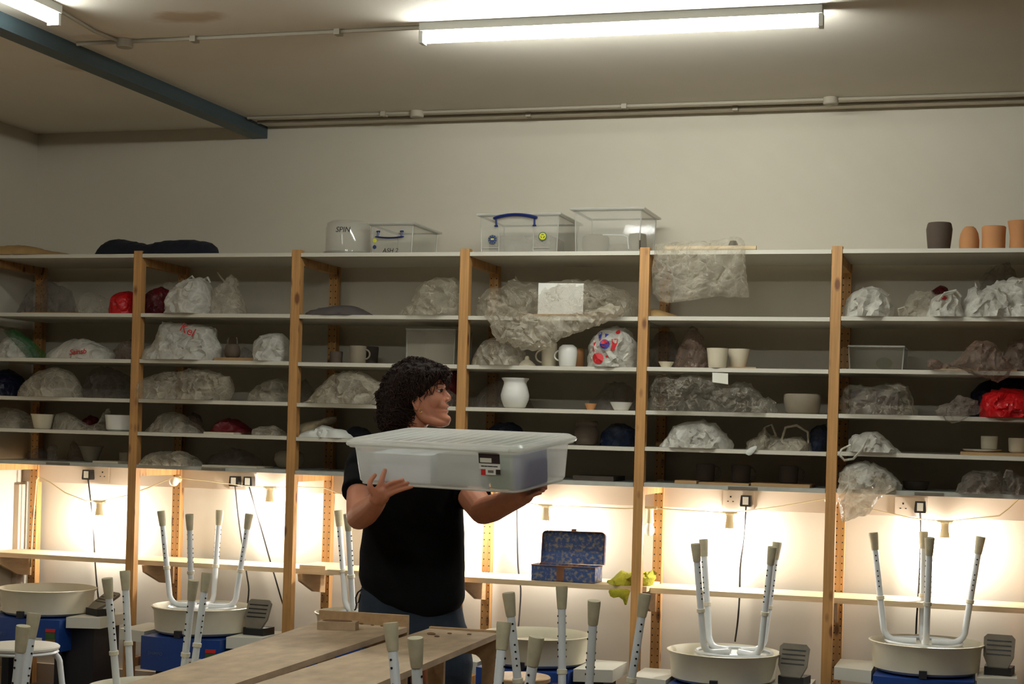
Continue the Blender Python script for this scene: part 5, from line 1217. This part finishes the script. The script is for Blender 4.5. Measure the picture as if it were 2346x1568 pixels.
# --- head
HT = [(833, 972, 922, .030), (838, 984, 911, .045), (845, 996, 901, .058), (856, 1006, 892, .069), (868, 1011, 886, .0745), (879, 1015.5, 884, .0765), (887, 1018.5, 884, .0765), (893, 1016.5, 885, .0745), (900, 1016, 887, .072),
      (908, 1017, 891, .0700), (915, 1020, 896, .0675), (922, 1022, 903, .0650), (927, 1024.5, 909, .062), (931, 1026, 914, .060), (935, 1024.5, 918, .058), (938, 1022.5, 921, .0565), (942, 1025, 925, .055), (947, 1023.5, 930, .053), (953, 1026, 937, .050), (959, 1029.5, 944, .046), (965, 1029, 951, .041), (970, 1023, 960, .033), (974, 1010, 970, .022)]
HEADTURN = 0.0
def head_ring(v, f, b, w, n=40):
    pf, pb = pl(f, v), pl(b, v); xc = (pf.x+pb.x)/2; a = (pf.x-pb.x)/2; z = (pf.z+pb.z)/2; out = []
    for i in range(n):
        t = 2*PI*i/n; c, s = math.cos(t), math.sin(t)
        e = 1.0 if c < 0 else 1-.10*c*c
        cc = math.copysign(abs(c)**.88, c); ss = math.copysign(abs(s)**.92, s)
        out.append((xc+a*cc, w*ss*e, z+(pf.z-pb.z)/2*cc))
    return out
rings = [head_ring(*h) for h in reversed(HT)]
m = MB(); n = 40
m.add([p for r in rings for p in r], [(j*n+i, j*n+(i+1) % n, (j+1)*n+(i+1) % n, (j+1)*n+i) for j in range(len(rings)-1) for i in range(n)]+[tuple(range(n))[::-1], tuple((len(rings)-1)*n+i for i in range(n))])
join(m)
join(chain([pl(1016, 892), pl(1021, 901), pl(1027, 909.5), pl(1029, 914)], [.0065, .0075, .0095, .0085], 12))          # nose
join(chain([pl(1012, 893), pl(1014, 903), pl(1018, 913)], [.010, .0135, .014], 12))
for s in (-1, 1): join(MB().sphere(pl(1024.5, 916.5)+Vector((0, s*.0095, 0)), .0082, 12, 8, (1.1, .9, .85)))
for s in (-1, 1): join(chain([pl(1018, 885)+Vector((0, s*.006, 0)), pl(1014, 884)+Vector((0, s*.028, 0)), pl(1002, 886)+Vector((0, s*.052, 0))], [.0065, .0075, .006], 10))   # brow ridge
join(chain([pl(1021, 932)+Vector((0, -.020, 0)), pl(1026, 931.5)+Vector((0, 0, 0)), pl(1021, 932)+Vector((0, .020, 0))], [.0035, .0058, .0035], 8))
join(chain([pl(1020, 942)+Vector((0, -.018, 0)), pl(1024.5, 943)+Vector((0, 0, 0)), pl(1020, 942)+Vector((0, .018, 0))], [.0035, .0062, .0035], 8))
join(MB().sphere(pl(1022, 961), .018, 14, 10, (1, 1.25, .9)))                                                           # chin
for s in (-1, 1):
    join(MB().sphere(pl(993, 917)+Vector((0, s*.034, 0)), .036, 24, 18, (1.0, .88, 1)))                                   # cheeks
    join(chain([pl(962, 938)+Vector((0, s*.050, 0)), pl(975, 957)+Vector((0, s*.046, 0)), pl(1004, 969)+Vector((0, s*.030, 0)), pl(1022, 968)], [.022, .019, .016, .014], 12))   # jaw
    e = pl(958, 923)+Vector((0, s*.070, 0))                                                                             # ear
    join(MB().sphere(e, .016, 14, 10, (.75, .45, 1.45)))
    join(chain([e+Vector((.006, s*.006, .004)), e+Vector((.003, s*.009, .019)), e+Vector((-.010, s*.012, .021)), e+Vector((-.015, s*.013, .006)), e+Vector((-.011, s*.011, -.010)), e+Vector((-.002, s*.008, -.024))], [.0035, .004, .0042, .0042, .004, .0062], 8))
# --- neck and trunk (under the clothes)
join(chain([pl(952, 945, .005), pl(942, 985, .01), pl(940, 1018, .02)], [.052, .054, .066], 20))
def ell_loft(levels, n=36, ex=.9):
    m = MB(); rr = []
    for v, u0, u1, d, dy in levels:
        a, b = pl(u0, v, dy), pl(u1, v, dy); xc = (a.x+b.x)/2; w = (b.x-a.x)/2; z = (a.z+b.z)/2; yc = (a.y+b.y)/2; r = []
        for i in range(n):
            t = 2*PI*i/n; c, s = math.cos(t), math.sin(t)
            r.append((xc+w*math.copysign(abs(c)**ex, c), yc+d*math.copysign(abs(s)**ex, s), z+(b.z-a.z)/2*c))
        rr.append(r)
    k = len(rr)
    return m.add([p for r in rr for p in r], [(j*n+i, j*n+(i+1) % n, (j+1)*n+(i+1) % n, (j+1)*n+i) for j in range(k-1) for i in range(n)]+[tuple(range(n))[::-1], tuple((k-1)*n+i for i in range(n))])
join(ell_loft([(1015, 915, 968, .05, .03), (1030, 880, 1010, .075, .03), (1055, 850, 1046, .10, .03), (1120, 850, 1046, .115, .02), (1250, 845, 1045, .115, .02), (1350, 842, 1045, .12, .02), (1440, 840, 1050, .12, .03)]))
for u0, u1, u2 in ((893, 895, 898), (1000, 1010, 1016)):
    join(chain([pl(u0, 1430, .03), pl(u1, 1560, .02), pl(u2, 1640, .02), pl(u2+2, 1760, .05), pl(u2+4, 1862, .06)], [.085, .078, .058, .05, .036], 18))
    q = pl(u2+4, 1880, .06); join(chain([Vector((q.x, q.y+.03, .035)), Vector((q.x, q.y-.06, .04)), Vector((q.x+.01, q.y-.16, .03))], [.035, .038, .028], 12))
# --- arms.  picture-left arm: forearm comes forward and up to the front of the box
shL, elL, wrL = pl(842, 1062, .03), pl(822, 1186, -.20), pl(866, 1146, -.50)
join(chain([shL, pl(826, 1125, -.07), elL], [.056, .048, .043], 18))
join(chain([elL, pl(836, 1175, -.30), pl(853, 1160, -.41), wrL], [.043, .046, .038, .0285], 18))
DH = -.555
KN = {'thumb': [(858, 1132), (849, 1118), (848, 1104), (859, 1089)], 'index': [(868, 1122), (873, 1108), (877, 1092), (882, 1078)], 'middle': [(880, 1120), (892, 1110), (907, 1104), (923, 1100)],
      'ring': [(884, 1128), (900, 1119), (917, 1112), (934, 1107)], 'little': [(884, 1136), (903, 1128), (925, 1121), (944, 1116)]}
for nm, pp in KN.items():
    rr = [.0135, .0100, .0088, .0074] if nm in ('thumb', 'index') else [.0125, .0084, .0072, .0062]
    if nm == 'little': rr = [.012, .0080, .0068, .0056]
    dd = {'thumb': (.01, -.006, -.004, .004), 'index': (0, -.008, -.004, .003), 'middle': (0, -.020, -.038, -.052), 'ring': (0, -.020, -.040, -.060), 'little': (-.002, -.022, -.046, -.068)}[nm]
    pts = [pl(u, v, DH+d) for (u, v), d in zip(pp, dd)]
    join(chain(pts, rr, 12))
    join(chain([wrL, wrL.lerp(pts[0], .55), pts[0]], [.024, .0225, .0145], 14))
join(chain([pl(862, 1140, -.53), pl(878, 1126, DH)], [.026, .021], 14))
# picture-right arm: forearm reaches across under the box, palm up
shR, elR, wrR = pl(1050, 1066, .03), pl(1106, 1172, -.18), pl(1196, 1140, -.50)
join(chain([shR, pl(1076, 1128, -.06), elR], [.056, .052, .046], 18))
join(chain([elR, pl(1128, 1165, -.27), pl(1160, 1152, -.38), wrR], [.046, .047, .039, .0275], 18))
KR = {'index': [(1212, 1128), (1222, 1118), (1236, 1113), (1250, 1114)], 'middle': [(1214, 1131), (1226, 1123), (1238, 1119), (1250, 1119)], 'ring': [(1213, 1135), (1225, 1129), (1236, 1125), (1245, 1124)], 'little': [(1211, 1139), (1221, 1134), (1231, 1131), (1238, 1130)], 'thumb': [(1194, 1130), (1192, 1122), (1196, 1116), (1204, 1114)]}
for nm, pp in KR.items():
    d0 = {'index': -.50, 'middle': -.53, 'ring': -.56, 'little': -.58, 'thumb': -.60}[nm]
    rr = [.013, .0095, .0085, .0072] if nm != 'little' else [.012, .0085, .0076, .0065]
    pts = [pl(u, v, d0-(.0 if nm != 'thumb' else .0)) for u, v in pp]
    join(chain(pts, rr, 12)); join(chain([wrR, wrR.lerp(pts[0], .55), pts[0]], [.0245, .0225, .015], 14))
# --- one continuous skin
def remesh(mb, name, mat, voxel, smooth_it=4, fac=.5):
    me = mb.mesh(name+'_raw', None, smooth=False); o = bpy.data.objects.new(name+'_raw', me); COL.objects.link(o)
    md = o.modifiers.new('r', 'REMESH'); md.mode = 'VOXEL'; md.voxel_size = voxel; md.use_smooth_shade = True
    ms = o.modifiers.new('s', 'SMOOTH'); ms.factor = fac; ms.iterations = smooth_it
    bpy.context.view_layer.update()
    out = bpy.data.meshes.new_from_object(o.evaluated_get(bpy.context.evaluated_depsgraph_get())); out.name = name
    bpy.data.objects.remove(o); bpy.data.meshes.remove(me)
    out.materials.clear(); out.materials.append(MATS[mat]); out.shade_smooth()
    return out
person = link('person', remesh(B, 'person', 'skin', .0030, 4), None)
person.matrix_world = PM
tag(person, 'person in a black t-shirt and jeans carrying a clear box, looking to the right', 'person')
# --- clothes
def wrinkle(me, amp, sc, zdir=1.0, seed=0):
    off = Vector((seed, seed*2, 0))
    nrm = [v.normal.copy() for v in me.vertices]
    for v, nn in zip(me.vertices, nrm):
        p = v.co.copy()
        f = 1-abs(noise.noise(Vector((p.x*sc+p.z*sc*.5, p.y*sc, p.z*sc*zdir))+off))*2.5
        v.co = p+nn*(amp*(f*.7+noise.noise(p*sc*.6+off)))
S = ell_loft([(1020, 900, 982, .062, .03), (1034, 866, 1024, .09, .03), (1052, 838, 1056, .115, .03), (1090, 836, 1060, .13, .02), (1140, 838, 1060, .135, .02), (1200, 833, 1061, .138, .02), (1260, 827, 1063, .140, .02), (1318, 822, 1064, .142, .02), (1338, 828, 1064, .142, .02), (1356, 838, 1064, .142, .02), (1374, 850, 1062, .142, .02), (1392, 893, 1052, .138, .02), (1404, 935, 1030, .12, .02)], 48, .82)
for a, b_, c_, r0, r1 in ((pl(850, 1055, .03), pl(832, 1092, 0), pl(820, 1131, -.085), .077, .060), (pl(1040, 1060, .03), pl(1068, 1100, 0), pl(1086, 1138, -.075), .079, .064)):
    mm = MB().tube([a, a.lerp(b_, .6), b_, b_.lerp(c_, .5), c_], [r0, r0*.98, (r0+r1)/2, r1*1.02, r1], 22); S.add(mm.v, mm.f)
me = remesh(S, 'tshirt', 'shirt_black', .007, 3); wrinkle(me, .0045, 9, .7, 3)
sh = link('tshirt', me, person, label='black short-sleeved t-shirt')
J = ell_loft([(1338, 830, 1052, .130, .02), (1370, 824, 1054, .134, .025), (1410, 822, 1062, .138, .03), (1450, 822, 1068, .14, .03), (1478, 830, 1070, .13, .03)], 40, .85)
for u0, u1, u2 in ((889, 887, 890), (1008, 1022, 1028)):
    mm = MB().tube([pl(u0, 1450, .03), pl(u1, 1520, .025), pl(u1, 1600, .02), pl(u2, 1700, .03), pl(u2+2, 1790, .05), pl(u2+4, 1866, .055)], [.098, .094, .084, .072, .068, .066], 24); J.add(mm.v, mm.f)
me = remesh(J, 'jeans', 'jeans', .008, 3); wrinkle(me, .003, 10, .8, 8)
jn = link('jeans', me, person, label='dark blue jeans')
kb = MB().tube([pl(830, 1350, -.10), pl(820, 1358, -.10), pl(815, 1370, -.10), pl(816, 1384, -.10), pl(822, 1380, -.10), pl(826, 1362, -.10)], .0032, 6)
kb.tube([pl(817, 1384, -.10), pl(815, 1396, -.10), pl(812, 1399, -.10)], .003, 6)
kb.obj('key_clip', 'black_plastic', jn)
# --- face details
MB().sphere(pl(1007.5, 895.5)+Vector((-.003, -.0345, 0)), .0122, 16, 12).obj('eye', 'eye_white', person)
MB().sphere(pl(1010.0, 895.2)+Vector((.0012, -.0385, 0)), .0078, 12, 8, (1, 1, 1)).obj('iris', 'iris', person)
MB().sphere(pl(1008.5, 895.5)+Vector((-.002, .0355, 0)), .0125, 16, 12).obj('eye', 'eye_white', person)
def skin_tube(name, mat, pts, rad): MB().tube(pts, rad, 8, flat=.7).obj(name, mat, person)
skin_tube('eyelid', 'skin', [pl(1015.5, 893.5)+Vector((0, -.026, 0)), pl(1011, 891)+Vector((.004, -.041, 0)), pl(1004, 893)+Vector((.002, -.048, 0)), pl(999, 897)+Vector((0, -.050, 0))], [.002, .0034, .0032, .002])
skin_tube('eyelid', 'skin', [pl(1014, 898)+Vector((0, -.028, 0)), pl(1008, 900.5)+Vector((.003, -.042, 0)), pl(1000, 898.5)+Vector((0, -.049, 0))], [.0018, .0028, .0018])
skin_tube('eyelashes', 'hair', [pl(1016, 894.5)+Vector((.001, -.029, 0)), pl(1011, 892.4)+Vector((.005, -.0435, 0)), pl(1003, 895)+Vector((.002, -.0505, 0))], [.0009, .0013, .0009])
skin_tube('eyebrow', 'hair', [pl(1018, 886)+Vector((.004, -.014, .002)), pl(1013, 882.5)+Vector((.003, -.036, .002)), pl(1003, 882.5)+Vector((0, -.054, .002)), pl(996, 886)+Vector((0, -.062, 0))], [.0016, .0024, .0020, .0010])
skin_tube('mouth_line', 'lip', [pl(1023, 937.5)+Vector((.001, -.004, 0)), pl(1021, 937.5)+Vector((0, -.016, 0)), pl(1016, 938.5)+Vector((0, -.026, 0))], [.0022, .0022, .0012])
skin_tube('nostril', 'hole_dark', [pl(1026, 918.2)+Vector((0, -.012, 0)), pl(1023.5, 918.8)+Vector((0, -.0125, 0))], [.0018, .0022])
e = pl(967, 938)+Vector((0, -.078, 0)); m = MB(); pts = [e+Vector((.0045*math.cos(a), .002*math.cos(a), -.0065+.0075*math.sin(a))) for a in [i*2*PI/16 for i in range(17)]]
m.tube(pts, .0011, 8).obj('earring', 'gold', person, label='small gold hoop earring')
# --- hair: a volume following the skull, covered with curls
HP = [(878, 990), (868, 970), (865, 945), (867, 925), (862, 904), (872, 893), (877, 876), (886, 861), (893, 851), (906, 835), (923, 825), (946, 818), (967, 820), (987, 825), (1002, 833), (1017, 837), (1026, 846), (1030, 856), (1026, 864), (1018, 871), (1011, 868), (1005, 875), (997, 884), (985, 893), (976, 905), (967, 912), (957, 911), (949, 919), (949, 936), (961, 948), (953, 955), (941, 967), (938, 990)]
def skull_w(x, z):
    best = None
    for i in range(len(HT)-1):
        za, zb_ = pl(950, HT[i][0]).z, pl(950, HT[i+1][0]).z
        if zb_ <= z <= za:
            t = (za-z)/(za-zb_); f = HT[i][1]+(HT[i+1][1]-HT[i][1])*t; b = HT[i][2]+(HT[i+1][2]-HT[i][2])*t; w = HT[i][3]+(HT[i+1][3]-HT[i][3])*t
            v = HT[i][0]+(HT[i+1][0]-HT[i][0])*t; xf, xb = pl(f, v).x, pl(b, v).x; xc, a = (xf+xb)/2, (xf-xb)/2
            q = (x-xc)/a
            return w*math.sqrt(max(0, 1-q*q)) if abs(q) < 1 else 0
    return 0
P2 = [(pl(u, v).x, pl(u, v).z) for u, v in [(u+(945-u)*(.035 if u < 1015 else 0), v+(4 if v < 850 else 0)) for u, v in HP]]
res = .0065; Bd = []
for i in range(len(P2)):
    a, b = P2[i], P2[(i+1) % len(P2)]; k = max(1, int(math.hypot(b[0]-a[0], b[1]-a[1])/res))
    for j in range(k): Bd.append((a[0]+(b[0]-a[0])*j/k, a[1]+(b[1]-a[1])*j/k))
inn = []; rnd = random.Random(3)
x = min(p[0] for p in Bd)
while x < max(p[0] for p in Bd):
    z = min(p[1] for p in Bd)
    while z < max(p[1] for p in Bd):
        q = (x+rnd.uniform(-.25, .25)*res, z+rnd.uniform(-.25, .25)*res)
        if in_poly(q[0], q[1], Bd) and min(seg_d(q[0], q[1], Bd[i], Bd[(i+1) % len(Bd)]) for i in range(len(Bd))) > res*.5: inn.append(q)
        z += res
    x += res
nb = len(Bd)
key2 = {(round(Vector(p).x, 5), round(Vector(p).y, 5)): True for p in Bd}
v2, e2, f2, *_ = geometry.delaunay_2d_cdt([Vector(p) for p in Bd+inn], [(i, (i+1) % nb) for i in range(nb)], [], 1, 1e-7)
m = MB(); ycs = []
for p in v2:
    d = min(seg_d(p.x, p.y, P2[i], P2[(i+1) % len(P2)]) for i in range(len(P2)))
    q = min(1, d/.07); infl = .092*math.sqrt(max(0, 1-(1-q)**2))
    y = max(infl, skull_w(p.x, p.y)+.005+.016*min(1, d/.02))
    y += .010*noise.noise(Vector((p.x*55, 0, p.y*55)))+.008*(1-abs(noise.noise(Vector((p.x*110, 4, p.y*110))))*3)
    ycs.append(y)
n = len(v2)
m.add([(p.x, -y, p.y) for p, y in zip(v2, ycs)]+[(p.x, y, p.y) for p, y in zip(v2, ycs)], [tuple(f) for f in f2]+[tuple(i+n for i in reversed(f)) for f in f2])
cnt = {}
for f in f2:
    for i in range(len(f)):
        a, b = f[i], f[(i+1) % len(f)]; cnt.setdefault((min(a, b), max(a, b)), []).append((a, b))
m.f += [(l[0][1], l[0][0], l[0][0]+n, l[0][1]+n) for l in cnt.values() if len(l) == 1]
hr = m.obj('hair', 'hair', person, angle=2.0, label='short dark brown curly hair')
c = MB()
for _ in range(2600):
    i = rnd.randrange(n); s = -1 if rnd.random() < .72 else 1
    p = Vector((v2[i].x, s*ycs[i], v2[i].y)); ctr = Vector((pl(945, 900).x, 0, pl(945, 895).z))
    o_ = (p-ctr).normalized(); tdir = (Vector((rnd.gauss(0, .5)-.15, rnd.gauss(0, .4), -1+rnd.gauss(0, .5)))).normalized()
    tdir = (tdir-o_*tdir.dot(o_)*.7).normalized(); a_ = tdir.cross(o_).normalized(); b_ = a_.cross(tdir)
    R_ = rnd.uniform(.0025, .0055); ln = rnd.uniform(.022, .050); tw = rnd.uniform(3.5, 7); ph = rnd.random()*6
    pts = []
    for k in range(9):
        t = k/8; ang = ph+tw*t; lift = -.001+.008*t*(1-t)
        pts.append(p+tdir*ln*t+o_*(lift-ln*.25*t*t)+a_*(R_*math.cos(ang))+b_*(R_*math.sin(ang)))
    if s < 0 and any(not in_poly(q.x, q.z, P2) and q.x > pl(955, 900).x and pl(955, 966).z < q.z < pl(955, 872).z and q.y < -.02 for q in pts) and rnd.random() < .8: continue
    c.tube(pts, [.0006, .0011, .0013, .0014, .0014, .0013, .0011, .0009, .0004], 4, cap=False)
bdy = [i for i in range(n) if key2.get((round(v2[i].x, 5), round(v2[i].y, 5)))]
for _ in range(1500):
    i = rnd.choice(bdy); p = Vector((v2[i].x, rnd.uniform(-1, 1)*max(ycs[i], .05), v2[i].y)); ctr = Vector((pl(940, 900).x, 0, pl(940, 900).z))
    if p.x > pl(1000, 900).x and p.z < pl(1000, 868).z: continue
    o_ = (p-ctr); o_.y *= .4; o_.normalize(); p -= o_*.008
    tdir = Vector((rnd.gauss(0, 1), rnd.gauss(0, 1), rnd.gauss(-.4, .8))); tdir = (tdir-o_*tdir.dot(o_)).normalized(); a_ = tdir.cross(o_).normalized()
    if p.x > pl(940, 900).x and p.z < pl(940, 870).z: continue
    R_ = rnd.uniform(.002, .005); ln = rnd.uniform(.018, .038); tw = rnd.uniform(4, 8); ph = rnd.random()*6
    pts = [p+tdir*ln*(k/8-.3)+o_*(.012*math.sin(PI*k/8)+R_*math.sin(ph+tw*k/8))+a_*(R_*math.cos(ph+tw*k/8)) for k in range(9)]
    c.tube(pts, [.0006, .0011, .0013, .0014, .0014, .0013, .0011, .0009, .0004], 4, cap=False)
c.obj('curls', 'hair_curl', hr, angle=2.0)
